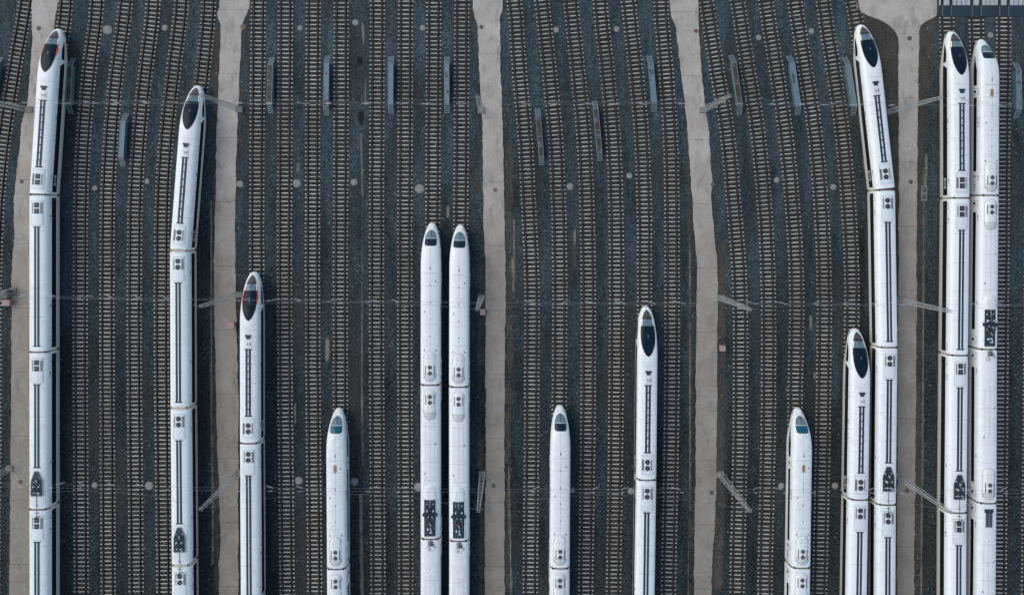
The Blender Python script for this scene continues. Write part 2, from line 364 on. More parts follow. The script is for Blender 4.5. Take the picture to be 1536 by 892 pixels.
def build_ground():
    xs = np.concatenate([[-1600,-800,-400,-200,-130], np.arange(-98, 98.01, .3), [130,200,400,800,1600]])
    ys = np.concatenate([[-1600,-800,-400,-200,-110], np.arange(-78, 46.01, .45), [80,140,300,800,1600]])
    X, Y = np.meshgrid(xs, ys); PX = X*F/H+NX; PY = NY-Y*F/H
    d = np.full(X.shape, 99.0)
    for n in TF: d = np.minimum(d, np.abs(X-TF[n](Y[:, :1])))
    tr = np.clip((1.50-d)/.36, 0, 1)
    di = np.zeros(X.shape)
    for y0, y1, a0, b0, a1, b1, st in SOIL:
        t = np.clip((PY-y0)/(y1-y0), 0, 1); a = a0+(a1-a0)*t; b = b0+(b1-b0)*t
        fx = np.clip(np.minimum(PX-a+4, b+4-PX)/8, 0, 1); fy = np.clip(np.minimum(PY-y0+16, y1+16-PY)/32, 0, 1)
        di = np.maximum(di, st*fx*fy)
    pa = np.zeros(X.shape)
    for y0, x0, y1, x1, wd in PALE:
        if wd <= 0: continue
        t = (PY-y0)/(y1-y0); xc = x0+(x1-x0)*np.clip(t, 0, 1)
        pa = np.maximum(pa, np.clip(1.25-np.abs(PX-xc)/(wd*1.7), 0, 1)*np.clip(1.2-np.abs(2*t-1)**4*1.2 if abs(y1-y0) < 60 else np.where((t > 0) & (t < 1), 1, 0), 0, 1))
    dkm = np.zeros(X.shape)
    for cx_, cy_, rx_, ry_, st in DARK: dkm = np.maximum(dkm, st*np.clip(1.4-np.hypot((PX-cx_)/rx_, (PY-cy_)/ry_), 0, 1))
    hgt = .05*np.clip((1.9-d)/.6, 0, 1)-.05+rng.normal(0, .008, X.shape)
    hgt[:5] = hgt[-5:] = -.05; hgt[:, :5] = -.05; hgt[:, -5:] = -.05
    ny, nx = X.shape; V = np.stack([X, Y, hgt], -1).reshape(-1, 3)
    i = np.arange(ny-1)[:, None]*nx+np.arange(nx-1)[None]; Fc = np.stack([i, i+1, i+nx+1, i+nx], -1).reshape(-1, 4)
    me = bpy.data.meshes.new('ground'); me.vertices.add(len(V)); me.vertices.foreach_set('co', V.ravel())
    me.loops.add(Fc.size); me.loops.foreach_set('vertex_index', Fc.ravel()); me.polygons.add(len(Fc))
    me.polygons.foreach_set('loop_start', np.arange(len(Fc))*4); me.update(calc_edges=True)
    a = me.attributes.new('mask', 'FLOAT_COLOR', 'POINT')
    a.data.foreach_set('color', np.stack([tr, di, pa, dkm], -1).reshape(-1).astype(np.float32))
    me.materials.append(M['ballast']); me.validate(); struct(ob('ground', me))
build_ground()
def path_mesh(le, re):
    b = MB(); ys = list(range(-231, 1081, 3)); rows = []
    jl = jr = 0; r = random.Random(len(le)*7+1)
    for y in ys:
        jl = jl*.7+r.uniform(-.55, .55); jr = jr*.7+r.uniform(-.55, .55)
        xl, xr = gx(interp_edge(le, y)+jl), gx(interp_edge(re, y)+jr); Y = gy(y)
        rows.append([(xl, Y, -.15), (xl+.01, Y, .03), (xl+.05, Y, .05), ((xl+xr)/2, Y, .055), (xr-.05, Y, .05), (xr-.01, Y, .03), (xr, Y, -.15)])
    b.grid(rows); return b.mesh('path', [M['path']])
for le, re in PATHS: struct(ob('path', path_mesh(le, re)))
# flat dark strip laid across the right-hand tracks, with white blocks beyond
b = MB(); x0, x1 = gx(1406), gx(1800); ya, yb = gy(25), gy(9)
b.box(((x0+x1)/2, (ya+yb)/2, -.08), (x1-x0, yb-ya, .30)); struct(ob('flat_strip', b.mesh('flat_strip', [M['stripdark']])))
b = MB()
for n in ('AB','AC','AD','AE'):
    for sx in (-.755, .755): b.box((float(TF[n](gy(17)))+sx, (ya+yb)/2, .212), (.075, yb-ya, .01), 0)
    for sx in (.25, 2.6): b.box((float(TF[n](gy(17)))+sx, (ya+yb)/2, .075), (.07, yb-ya, .012), 1)
struct(ob('flat_strip', b.mesh('strip_rails', [M['grille'], M['duct']])))
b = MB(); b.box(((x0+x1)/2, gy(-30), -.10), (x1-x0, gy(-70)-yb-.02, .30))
struct(ob('flat_strip', b.mesh('rear_strip', [M['stripdark']])))

# ---------------------------------------------------------------- trains: places first (tracks need to know what is covered)
# id, track, kind, nose (photo y), gap (photo y of the first coupling)
TRAINS = [
 (1,'B','A',43,292),(2,'G','A',128,376),(3,'H','A',407,665),(4,'K','B',611,853.5),(5,'N','B',334,577.5),(6,'O','B',337,580.5),
 (7,'Q','B',607,852.5),(8,'T','A',459,720),(9,'X','B',611,852),(10,'Z','A',492,749.5),(11,'AA','A',37,285),(12,'AB','A',47,297),(13,'AC','B',59,293)]
NOSE_Y = {t[1]: (NY-t[3])*(H-1)/F for t in TRAINS}

# ---------------------------------------------------------------- railway tracks
def sleeper_mesh():
    b = MB(); segs = [(-1.27,-.99,.115,.035,0),(-.99,-.61,.11,.030,1),(-.61,.61,.102,.026,0),(.61,.99,.11,.030,1),(.99,1.27,.115,.035,0)]
    for x0, x1, hw, z, m in segs:
        i = .02
        b.add([(x0,-hw,-.1),(x1,-hw,-.1),(x1,hw,-.1),(x0,hw,-.1),(x0,-hw+i,z),(x1,-hw+i,z),(x1,hw-i,z),(x0,hw-i,z)],
              [(4,5,6,7),(0,1,5,4),(1,2,6,5),(2,3,7,6),(3,0,4,7)], m)
    for sx in (-.75, .75):           # clips either side of the rail foot
        for o in (-.13, .13): b.box((sx+o, 0, .06), (.08, .12, .05), 1)
    return b
SB = sleeper_mesh(); SLM = SB.mesh('sleeper', [M['sleeper'], M['seat']])
bayname = {1:('first','second'),2:('second','third'),3:('third','fourth'),4:('fourth','fifth')}
def tracklabel(n, bay, k, occ):
    what = 'track with a white train standing on it' if occ else 'empty track on pale concrete sleepers'
    if bay == 0: return 'empty curved track at the left edge, left of every concrete path'
    if bay == 5: return f'{what}, {ORD[k]} right of the fifth path'
    a, c = bayname[bay]; return f'{what}, {ORD[k]} between {a} and {c} paths'
cnt = {}; PITCH = .706
RAILP = [(-.075,.03),(.075,.03),(.075,.05),(.012,.075),(.012,.15),(.037,.16),(.037,.205),(-.037,.205),(-.037,.16),(-.012,.15),(-.012,.075),(-.075,.05)]
for n, bay, pts in TR:
    cnt[bay] = cnt.get(bay, 0)+1; f = TF[n]; occ = n in NOSE_Y
    y0, y1 = gy(892)-16, gy(0)+26; ym = (y0+y1)/2; x0 = float(f(ym))
    root = ob('railway_track', None, loc=(x0, ym, 0))
    tag(root, tracklabel(n, bay, cnt[bay], occ), 'railway track', 'parallel railway tracks across the yard')
    ys = np.linspace(y0-2, y1+2, 110); xs = f(ys); dx = np.gradient(xs, ys)
    for sx in (-.755, .755):
        rows = []
        for X_, Y_, D_ in zip(xs, ys, dx):
            l = math.hypot(1, D_); nx_, ny_ = 1/l, -D_/l
            rows.append([(X_+(sx+p)*nx_-x0, Y_+(sx+p)*ny_-ym, z) for p, z in RAILP+RAILP[:1]])
        b = MB(); b.grid(rows, 0, True)
        b.m = [1 if (i % 12) == 6 else 0 for i in range(len(b.m))]
        ob('rail', b.mesh('rail', [M['rail'], M['railtop']]), root)
    sl = []; Y_ = y0+random.uniform(0, .6)
    while Y_ < y1:
        slab = bay == 5 and Y_ > gy(27)
        if not slab: sl.append(Y_+random.gauss(0, .018))
        Y_ += PITCH*math.cos(math.atan(float((f(Y_+.3)-f(Y_-.3))/.6)))
    def hid(y): return occ and y < NOSE_Y[n]-1
    def off(y): return not (gy(892)-.3 < y < gy(0)+.3)
    order = sorted(sl, key=lambda y: (off(y), hid(y), abs(y)))
    rest = MB()
    for i, y in enumerate(order):
        X_ = float(f(y)); a = -math.atan(float((f(y+.3)-f(y-.3))/.6))+random.gauss(0, .012)
        jx = random.gauss(0, .02)
        if i < 100: ob('sleeper', SLM, root, (X_-x0+jx, y-ym, 0), a)
        else:
            ca, sa = math.cos(a), math.sin(a); nn = len(rest.v)
            rest.v += [(X_-x0+jx+x*ca-yy*sa, y-ym+x*sa+yy*ca, z) for x, yy, z in SB.v]
            rest.f += [tuple(nn+q for q in fc) for fc in SB.f]; rest.m += SB.m
    if rest.v:
        o = ob('sleepers', rest.mesh('sleepers', [M['sleeper'], M['seat']]), root); o['kind'] = 'stuff'
# white blocks between the rails at the top right corner
edges = []
for n in ('AB','AC','AD','AE'):
    c = float(TF[n](gy(4))); edges += [c-.755, c+.755]
bounds = [gx(1406)]+edges+[gx(1620)]
bl = MB()
for a, c in zip(bounds[:-1], bounds[1:]):
    a += .2; c -= .2; k = max(1, round((c-a)/.75)); wd = (c-a)/k
    for i in range(k): bl.box((a+wd*(i+.5), gy(2.5), .09), (wd*.80, gy(-4)-gy(9)-.1, .10))
o = ob('paving_blocks', bl.mesh('paving_blocks', [M['slabwhite']]))
tag(o, 'row of white blocks between the rails at the top right corner', 'paving blocks')

# ---------------------------------------------------------------- train surface
FULL = [(0,.30),(1.30,.30),(1.50,.42),(1.62,.90),(1.68,1.60),(1.68,2.20),(1.66,2.75),(1.60,3.20),(1.47,3.52),(1.20,3.74),(.80,3.87),(.40,3.93),(0,3.95)]
def resample(p, n):
    P = np.array(p, float)
    # Catmull-Rom densify
    out = []
    for i in range(len(P)-1):
        p0 = P[max(i-1, 0)]; p1 = P[i]; p2 = P[i+1]; p3 = P[min(i+2, len(P)-1)]
        for t in np.linspace(0, 1, n, endpoint=False):
            out.append(.5*((2*p1)+(-p0+p2)*t+(2*p0-5*p1+4*p2-p3)*t*t+(-p0+3*p1-3*p2+p3)*t**3))
    out.append(P[-1]); return np.array(out)
PF = resample(FULL, 3); PF[:, 0] = np.clip(PF[:, 0], 0, 1.68)
FN = np.stack([PF[:, 0]/1.68, (PF[:, 1]-.3)/3.65], -1)          # normalised half profile
_ang = np.linspace(-math.pi/2, math.pi/2, len(FN)); _z = np.sin(_ang)
# nose profile: same parameter, superellipse
EN = np.stack([np.abs(np.cos(_ang))**.8, (np.sign(_z)*np.abs(_z)**.85+1)/2], -1)
SH = {
 'A': dict(L=27.4,
   w=[(0,.0),(.06,.28),(.2,.50),(.45,.72),(.93,.97),(1.85,1.24),(3.0,1.43),(4.2,1.55),(5.6,1.63),(7.5,1.68),(30,1.68)],
   T=[(0,1.0),(.06,1.25),(.2,1.46),(.5,1.72),(1,2.02),(2,2.52),(3,2.93),(4,3.27),(5,3.54),(6,3.73),(7,3.85),(8.5,3.95),(30,3.95)],
   B=[(0,1.0),(.06,.72),(.2,.55),(.5,.42),(1,.34),(2,.30),(30,.30)], m=6.5),
 'B': dict(L=25.75,
   w=[(0,.0),(.06,.26),(.2,.46),(.5,.68),(1.25,.99),(2.55,1.31),(4.1,1.54),(5.4,1.64),(6.6,1.68),(30,1.68)],
   T=[(0,1.05),(.06,1.26),(.2,1.42),(.5,1.62),(1,1.88),(1.5,2.25),(2,2.62),(3,3.22),(4,3.58),(5,3.78),(6,3.88),(7.5,3.92),(30,3.92)],
   B=[(0,1.05),(.06,.80),(.2,.64),(.5,.48),(1,.36),(2,.30),(30,.30)], m=5.5),
 'M': dict(L=25.2, w=[(0,1.68),(30,1.68)], T=[(0,3.95),(30,3.95)], B=[(0,.30),(30,.30)], m=0),
 'N': dict(L=24.65, w=[(0,1.68),(30,1.68)], T=[(0,3.92),(30,3.92)], B=[(0,.30),(30,.30)], m=0)}
def ip(tb, s): 
    # smooth interpolation of the shape tables
    P = np.array(tb); xs, ys = P[:, 0], P[:, 1]; h = np.diff(xs); d = np.diff(ys)/h; m = np.zeros(len(xs))
    m[1:-1] = np.where(d[:-1]*d[1:] > 0, 2*d[:-1]*d[1:]/(d[:-1]+d[1:]+1e-12), 0); m[0] = d[0]
    i = int(np.clip(np.searchsorted(xs, s)-1, 0, len(h)-1)); t = (s-xs[i])/h[i]
    return float((2*t**3-3*t**2+1)*ys[i]+(t**3-2*t**2+t)*h[i]*m[i]+(-2*t**3+3*t**2)*ys[i+1]+(t**3-t**2)*h[i]*m[i+1])
_sc = {}
def section(kind, s):
    k = (kind, round(s, 4))
    if k in _sc: return _sc[k]
    q = SH[kind]; w_, T_, B_ = ip(q['w'], s), ip(q['T'], s), ip(q['B'], s)
    t = 1 if q['m'] == 0 else min(1, s/q['m']); t = t*t*(3-2*t)
    P = EN*(1-t)+FN*t; r = np.stack([P[:, 0]*w_, B_+P[:, 1]*(T_-B_)], -1)
    e = min(s, q['L']-s) if q['m'] == 0 else q['L']-s      # car ends drawn in a little
    if e < .10: r[:, 0] *= .972+.028*(max(e, 0)/.10)
    _sc[k] = r; return r
def top_z(kind, s, x):
    r = section(kind, s); i = int(np.argmax(r[:, 0])); xs = r[i:, 0][::-1]; zs = r[i:, 1][::-1]
    return float(np.interp(abs(x), xs, zs))
def side_x(kind, s, z):
    r = section(kind, s); return float(np.interp(z, r[:, 1], r[:, 0]))
def side_pt(kind, s, z, sg, off=.015):
    x = side_x(kind, s, z); x2 = side_x(kind, s, z+.05); sl = (x-x2)/.05; l = math.hypot(1, sl)
    xs_ = side_x(kind, s+.05, z); ls = (xs_-x)/.05; l2 = math.sqrt(1+sl*sl+ls*ls)
    return (sg*(x+off/l2), -(s-off*ls/l2), z+off*sl/l2)
def srange(a, b, step): 
    n = max(1, int(math.ceil((b-a)/step))); return [a+(b-a)*i/n for i in range(n+1)]
def side_patch(b, kind, s0, s1, zlo, zhi, sg, m=0, step=.5, nz=4, off=.015):
    zl = zlo if callable(zlo) else (lambda s: zlo); zh = zhi if callable(zhi) else (lambda s: zhi); rows = []
    for s in srange(s0, s1, step):
        rows.append([side_pt(kind, s, zl(s)+(zh(s)-zl(s))*j/nz, sg, off) for j in range(nz+1)])
    b.grid(rows, m, sg > 0); return b
def top_patch(b, kind, s0, s1, xlo, xhi, m=0, step=.5, nx=8, off=.015):
    a = xlo if callable(xlo) else (lambda s: xlo); c = xhi if callable(xhi) else (lambda s: xhi); rows = []
    for s in srange(s0, s1, step):
        rows.append([((a(s)+(c(s)-a(s))*j/nx), -s, top_z(kind, s, a(s)+(c(s)-a(s))*j/nx)+off) for j in range(nx+1)])
    b.grid(rows, m, True); return b

def body_mesh(kind, mats, cream=True):
    q = SH[kind]; L = q['L']
    if q['m']: ss = [0,.02,.06,.12,.2,.3,.45,.65,.93]+srange(1.25, 9, .35)+srange(9.5, L-.12, 2.0)
    else: ss = [0,.05,.12]+srange(2, L-2, 2.0)+[L-.12]
    ss = sorted(set([round(x, 3) for x in ss]+[L-.05, L])); b = MB(); n = len(FN); rows = []
    for s in ss:
        r = section(kind, s); row = [(x, -s, z) for x, z in r]+[(-x, -s, z) for x, z in r[::-1][1:-1]]
        rows.append(row+[row[0]])
    b.grid(rows, 0, True)
    nc = len(rows[0])-1
    for i, fc in enumerate(b.f):
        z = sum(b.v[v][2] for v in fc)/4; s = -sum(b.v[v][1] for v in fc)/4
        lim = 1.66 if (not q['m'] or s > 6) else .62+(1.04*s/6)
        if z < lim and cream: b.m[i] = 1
        if z < .35: b.m[i] = 2
    fr = [tuple(p) for p in rows[-1][:-1]]; b.add(fr, [tuple(range(nc))], 2)
    if not q['m']: fr = [tuple(p) for p in rows[0][:-1]]; b.add(fr, [tuple(range(nc))[::-1]], 2)
    me = b.mesh(kind+'_body', mats, True); return me

# --- roof equipment meshes (local: y = 0 at their front, -y towards the rear; z = 0 on the roof crown)
def roofpanel_patch(b, kind, s0, s1, hw, th, m=0, step=1.0, nx=8):
    rows = []
    S_ = srange(s0, s1, step); S_ = [S_[0]]+S_+[S_[-1]]
    for i, s in enumerate(S_):
        edge = i in (0, len(S_)-1); r = []
        for j in range(nx+3):
            jj = min(max(j-1, 0), nx); x = -hw+2*hw*jj/nx; rim = j in (0, nx+2) or edge
            r.append((x, -s, top_z(kind, s, x)+(-.03 if rim else th)))
        rows.append(r)
    b.grid(rows, m, True); return b
def zt(kind, s, x): return top_z(kind, s, x)
def ac_unit(kind, s0, s1, fs, square=False, grille_side=1):
    # flat roof unit: light panel, two fans at fs, louvres to the sides
    b = MB(); roofpanel_patch(b, kind, s0, s1, 1.0, .06, 0)
    for f in (fs, fs+.98):
        z = zt(kind, f, 0)+.055
        if square: b.box((0, -f, z), (.76, .80, .06), 1); b.box((0, -f, z+.03), (.3,.3,.03), 2)
        else:
            b.cyl((0, -f, z-.02), .40, .06, 20, 1); b.cyl((0, -f, z+.03), .14, .025, 10, 2)
            for k in range(6):
                a = k*math.pi/3; b.bar((0, -f, z+.045), (.36*math.cos(a), -f+.36*math.sin(a), z+.045), .012, 2)
    for sx in (-1, 1):
        z = zt(kind, fs, .72)+.035; wd = .42 if sx == grille_side else .26
        b.box((sx*(.44+wd/2+.03), -(fs+.5), z), (wd, 1.75, .09), 3)
        for k in range(8): b.box((sx*(.44+wd/2+.03), -(fs-.33+k*.235), z+.05), (wd-.04, .05, .02), 1)
    # seam frame
    for sx in (-1, 1): top_patch(b, kind, s0+.12, s1-.12, sx*.90-.015, sx*.90+.015, 4, 1, 1, .066)
    for s in (s0+.1, s1-.12): top_patch(b, kind, s, s+.03, -.9, .9, 4, .1, 6, .066)
    return b.mesh('air_conditioner', [M['panel'], M['fan'], M['fang'], M['grille'], M['seam']])
def pod(kind, s0, s1, fs, rev=False):
    b = MB(); n = 22; rows = []; L = s1-s0; hw = 1.0
    for i in range(n+1):
        s = s0+L*i/n; e0 = min(1, (s-s0)/1.05); e1 = min(1, (s1-s)/1.05)
        w_ = hw*math.sqrt(max(0, 1-(1-min(e0, e1))**2)); hh = .22*math.sqrt(max(0, 1-(1-min(e0, e1))**2.5))
        w_ = max(w_, .02); r = []
        for j in range(13):
            a = -1+2*j/12; x = a*w_; r.append((x, -s, zt(kind, s, x)-.01+hh*(1-abs(a)**4)+.012))
        rows.append(r)
    b.grid(rows, 0, True); nq = 12
    for i in range(len(b.m)):
        s = s0+L*((i//nq)+.5)/n
        if (s > s1-1.25): b.m[i] = 5
    z = zt(kind, fs, 0)+.215
    for f in (fs, fs+.92):
        b.cyl((0, -f, z), .33, .03, 20, 1); b.cyl((0, -f, z+.03), .25, .012, 16, 2); b.cyl((0, -f, z+.042), .08, .02, 10, 1)
    for sx in (-1, 1):
        b.box((sx*.68, -(fs+.46), zt(kind, fs, .68)+.165), (.11, 1.55, .07), 1)
    for s in (s0+1.1, s1-1.22):
        rr = [((-1+2*j/12)*.97, -s, zt(kind, s, .97*(-1+2*j/12))+.215*(1-abs(-1+2*j/12)**4)+.006) for j in range(13)]
        b.tube(rr, .012, 4)
    # outline joint where the pod meets the roof
    ol = []
    for i in range(0, 41):
        t = i/40*2*math.pi; cy = (s0+s1)/2; Ls = L/2-1.05
        x = 1.03*math.cos(t); y = (cy+(Ls if math.sin(t) >= 0 else -Ls)+1.07*math.sin(t)); ol.append((x, -y, zt(kind, y, x)+.012))
    b.tube(ol, .026, 6)
    return b.mesh('air_conditioner_pod', [M['podw'], M['fan'], M['fang'], M['grille'], M['seam'], M['podd'], M['markg']], False)
def duct_mesh(kind, s0, s1, cross, mats=None):
    b = MB()
    for sx in (-1, 1): top_patch(b, kind, s0, s1, sx*.26-.17, sx*.26+.17, 0, 2, 2, .03)
    cr = [s0+.1, s1-.1]+(srange(s0, s1, 1.35)[1:-1] if cross else [])
    for i, s in enumerate(cr): top_patch(b, kind, s-.09, s+.09, -.43 if i > 1 else -.6, .43 if i > 1 else .6, 0, .2, 4, .04)
    return b.mesh('roof_duct', [M['duct'], M['seam']])
def pantograph_mesh(z, big=False):
    b = MB(); w_ = .75
    for sx in (-1, 1): b.bar((sx*.5, 0, z+.18), (sx*.5, -2.6, z+.18), .04, 0)
    for y in (-.1, -1.3, -2.5): b.bar((-.5, y, z+.18), (.5, y, z+.18), .04, 0)
    b.bar((0, -2.4, z+.25), (0, -.4, z+.42), .05, 0)             # lower arm folded
    for sx in (-1, 1): b.bar((sx*.12, -.4, z+.42), (sx*.35, -2.2, z+.55), .025, 0)
    for dy in (-2.05, -2.4):                                      # collector strips with horns
        b.bar((-.58, dy, z+.60), (.58, dy, z+.60), .05, 0)
        for sx in (-1, 1): b.tube([(sx*.58, dy, z+.60), (sx*.78, dy, z+.54), (sx*.92, dy, z+.40)], .035, 0)
    for x, y in ((-.5, -.1), (.5, -.1), (-.5, -1.3), (.5, -1.3), (-.5, -2.5), (.5, -2.5)):
        b.cyl((x, y, z), .11, .06, 10, 1); b.cyl((x, y, z+.06), .08, .12, 10, 1, .06)
    return b.mesh('pantograph', [M['soot'], M['insul']])
def letters(txt, size, mat, name):
    cu = bpy.data.curves.new(name, 'FONT'); cu.body = txt; cu.size = size; cu.extrude = .004; cu.align_x = 'CENTER'; cu.align_y = 'CENTER'
    o = bpy.data.objects.new(name, cu); COL.objects.link(o); dg = bpy.context.evaluated_depsgraph_get()
    me = bpy.data.meshes.new_from_object(o.evaluated_get(dg)); bpy.data.objects.remove(o); me.materials.clear(); me.materials.append(mat); return me
def side_letters(me, kind, s, z, sg, flip=False):
    # lay flat text onto the side wall: text x runs along the car, text y up
    m2 = me.copy()
    for v in m2.vertices:
        x, y, d = v.co; ss = s+(x if sg < 0 else -x)*(1)
        v.co = side_pt(kind, ss, z+y, sg, .022+d)
    m2.update(); return m2
def bogie_mesh():
    b = MB()
    for sx in (-.95, .95): b.box((sx, 0, .62), (.16, 3.1, .24), 0)
    b.box((0, 0, .62), (1.9, .5, .22), 0)
    for y in (-1.25, 1.25):
        b.bar((-.85, y, .64), (.85, y, .64), .08, 0, 8)
        for sx in (-.755, .755):
            vs = []; n = 20
            for x in (-.065, .065):
                for i in range(n): a = 2*math.pi*i/n; vs.append((sx+x, y+.43*math.cos(a), .64+.43*math.sin(a)))
            b.add(vs, [(i, (i+1) % n, n+(i+1) % n, n+i) for i in range(n)]+[tuple(range(n)), tuple(range(n, 2*n))], 0)
    return b.mesh('bogie', [M['under']])
BOGIE = bogie_mesh()
def door_mesh(kind, s, sg, z0=1.35, z1=3.05, wd=.95):
    b = MB()
    for a, c in ((s, s+.05), (s+wd-.05, s+wd)): side_patch(b, kind, a, c, z0, z1, sg, 1, .1, 5, .018)
    for a, c in ((z0, z0+.05), (z1-.05, z1)): side_patch(b, kind, s+.05, s+wd-.05, a, c, sg, 1, .4, 1, .018)
    if kind not in 'AM': side_patch(b, kind, s+.05, s+wd-.05, z0+.05, z1-.05, sg, 0, .3, 5, .017)
    # rounded window
    rows = []
    cs, cz = s+wd*.5, 2.25
    for r in (.001, .19, .26):
        rows.append([side_pt(kind, cs+r*.85*math.cos(t), cz+r*1.25*math.sin(t), sg, .023) for t in np.linspace(0, 2*math.pi, 15)])
    b.grid(rows, 2, sg < 0); return b
def mk_parts(kind, head, ser, opts):
    """list of (name, mesh, loc, label) for a car, in car space"""
    P = []; L = SH[kind]['L']; A = ser == 'A'
    # --- side window band and doors
    zl, zh = (1.64, 2.74) if A else (1.95, 2.68)
    for sg in (-1, 1):
        b = MB()
        if head and A:
            side_patch(b, kind, 5.75, L-.35, lambda s: zl, lambda s: zl+.1+(zh-zl-.1)*min(1, (s-5.75)/.7), sg, 0, .35)
            side_patch(b, kind, 2.3, 5.35, lambda s: 1.50+.13*(s-2.3)/3, lambda s: 1.50+.13*(s-2.3)/3+.78*max(0.02, math.sin(math.pi*min(1, .05+.60*(s-2.3)/3))), sg, 0, .3)
        elif head:
            side_patch(b, kind, 2.9, 7.9, lambda s: 1.72+.23*(s-2.9)/5, lambda s: 1.80+.88*min(1, (s-2.9)/2.6), sg, 0, .3)
            side_patch(b, kind, 9.9, L-3.8, zl, zh, sg, 0, 1)
        elif A: side_patch(b, kind, .35, L-.35, zl, zh, sg, 0, 1.5)
        else: side_patch(b, kind, 3.0 if not opts.get('pan') else 2.6, L-2.9, zl, zh, sg, 0, 1)
        P.append(('side_windows', b.mesh('side_windows', [M['black']], True), (0,0,0), None))
        ds = [8.45 if not A else 10.2] if head else []
        ds += [.7 if not head else None, L-1.75 if (not head or A and False) else None]
        if not head and not A: pass
        for d in ds:
            if d is None: continue
            db = door_mesh(kind, d, sg); P.append(('door', db.mesh('door', [M['white'] if not A else M['cream'], M['mark'], M['black']]), (0,0,0), None))
        # small dark number plates on the shoulder
        b = MB()
        for s, l in ((L-3.1, .45), (L-2.5, .22), (L*.47, .12)) if head else ((3.1, .5), (3.8, .22), (L-7.5, .45)):
            side_patch(b, kind, s, s+l, 3.0, 3.14, sg, 0, .3, 1, .02)
        P.append(('number_marks', b.mesh('number_marks', [M['mark']]), (0,0,0), None))
        if head:
            if A:
                me = side_letters(letters('复兴号', .62, M['insul'], 'lettering'), kind, L-2.3, 2.12, sg); P.append(('lettering', me, (0,0,0), 'white lettering on the black window band'))
                for k, l in ((14.6, .8), (16.2, .2), (16.95, .2), (17.7, .2), (18.45, .2)):
                    P.append(('side_mark', side_patch(MB(), kind, k, k+l, 2.86, 2.98, sg, 0, .3, 1, .02).mesh('side_mark', [M['mark']]), (0,0,0), None))
            else:
                me = side_letters(letters('CRH', .85, M['blue'], 'lettering'), kind, L-1.45 if sg < 0 else L-2.35, 2.2, sg); P.append(('lettering', me, (0,0,0), 'blue lettering behind a swirl emblem'))
                b = MB(); c0 = L-3.0 if sg < 0 else L-.85        # swirl emblem: three curved strokes
                for k in range(3):
                    pts = [side_pt(kind, c0+.30*math.cos(k*2.1+u)*(.35+.65*u/2), 2.25+.42*math.sin(k*2.1+u)*(.35+.65*u/2), sg, .03) for u in np.linspace(0, 2, 7)]
                    b.tube(pts, .05, 0)
                P.append(('emblem', b.mesh('emblem', [M['blue']]), (0,0,0), None))
                me = side_letters(letters('和谐号', .62, M['markg'], 'side_name'), kind, 14.0, 2.98, sg); P.append(('side_name', me, (0,0,0), None))
    for y in (3.9, L-3.9): P.append(('bogie', BOGIE, (0, -y, 0), None))
    # --- nose glass
    if head and A:
        hw = lambda s: float(np.interp(s, [.5,.75,1.0,1.6,2.2,2.9,4,5,5.8,6.5,7.1,7.5,7.68,7.75], [.04,.30,.46,.70,.88,1.03,1.15,1.16,1.07,.88,.62,.36,.17,.03]))
        bk = MB(); top_patch(bk, kind, .52, 1.62, lambda s: -hw(s), hw, 0, .15, 10, .02)
        P.append(('nose_grille', bk.mesh('nose_grille', [M['beak']], True), (0,0,0), None))
        g = MB(); top_patch(g, kind, 1.95, 3.0, lambda s: -hw(s), hw, 0, .15, 10, .02); top_patch(g, kind, 1.62, 1.95, lambda s: -hw(s), hw, 2, .15, 10, .02)
        [top_patch(g, kind, 1.95, 3.0, (lambda s, q=q: q*hw(s) if q < 0 else hw(s)-.14), (lambda s, q=q: -hw(s)+.14 if q < 0 else hw(s)), 1, .15, 2, .03) for q in (-1, 1)]  # white highlights painted along both sides of the glass
        [top_patch(g, kind, 1.95, 3.0, (lambda s, q=q: q*(hw(s)-.19)-.03), (lambda s, q=q: q*(hw(s)-.19)+.03), 2, .15, 1, .034) for q in (-1, 1)]; top_patch(g, kind, 2.95, 3.03, lambda s: -hw(s), hw, 2, .1, 8, .035)
        g.tube([(.1, -1.9, zt(kind, 1.9, .1)+.06), (-.25, -2.6, zt(kind, 2.6, .25)+.06)], .02, 2)
        P.append(('windscreen', g.mesh('windscreen', [M['glass'], M['white'], M['fan']], True), (0,0,0), None))
        c = MB(); top_patch(c, kind, 3.0, 7.75, lambda s: -hw(s), hw, 0, .2, 12, .03)
        top_patch(c, kind, 4.35, 4.75, -.06, .06, 1, .2, 1, .05)
        P.append(('cockpit_canopy', c.mesh('cockpit_canopy', [M['canopy'], M['glass']], True), (0,0,0), None))
        t = MB(); tw = .05
        for sg in (-1, 1):
            if opts['trim'] == 'red': top_patch(t, kind, 2.7, 5.2, lambda s: sg*(hw(s)-.02), lambda s: sg*(hw(s)+.05+.15*math.sin(math.pi*(s-2.7)/2.5)), 1, .15, 2, .034)
            ex = lambda s: tw
            top_patch(t, kind, .9, 7.72, lambda s: sg*(hw(s)-.01), lambda s: sg*(hw(s)+ex(s)), 0, .15, 2, .024)
        if True:
            for k in range(0, len(t.f)): pass
        P.append(('canopy_trim', t.mesh('canopy_trim', [M['gold'], M['red']]), (0,0,0), None))
    elif head:
        hw = lambda s: float(np.interp(s, [1.15,1.25,1.4,1.7,2.1,2.6,3.2,3.5,3.62,3.68], [.08,.30,.46,.66,.80,.89,.94,.90,.80,.55]))
        g = MB(); top_patch(g, kind, 1.15, 2.45, lambda s: -hw(s), hw, 0, .1, 10, .02)
        top_patch(g, kind, 2.45, 2.53, lambda s: -hw(s), hw, 2, .1, 10, .025)
        g.tube([(0, -1.25, zt(kind, 1.25, 0)+.06), (.04, -2.1, zt(kind, 2.1, 0)+.07)], .03, 1)
        g.tube([(-.25, -1.5, zt(kind, 1.5, .2)+.06), (.25, -1.5, zt(kind, 1.5, .2)+.06)], .02, 1)
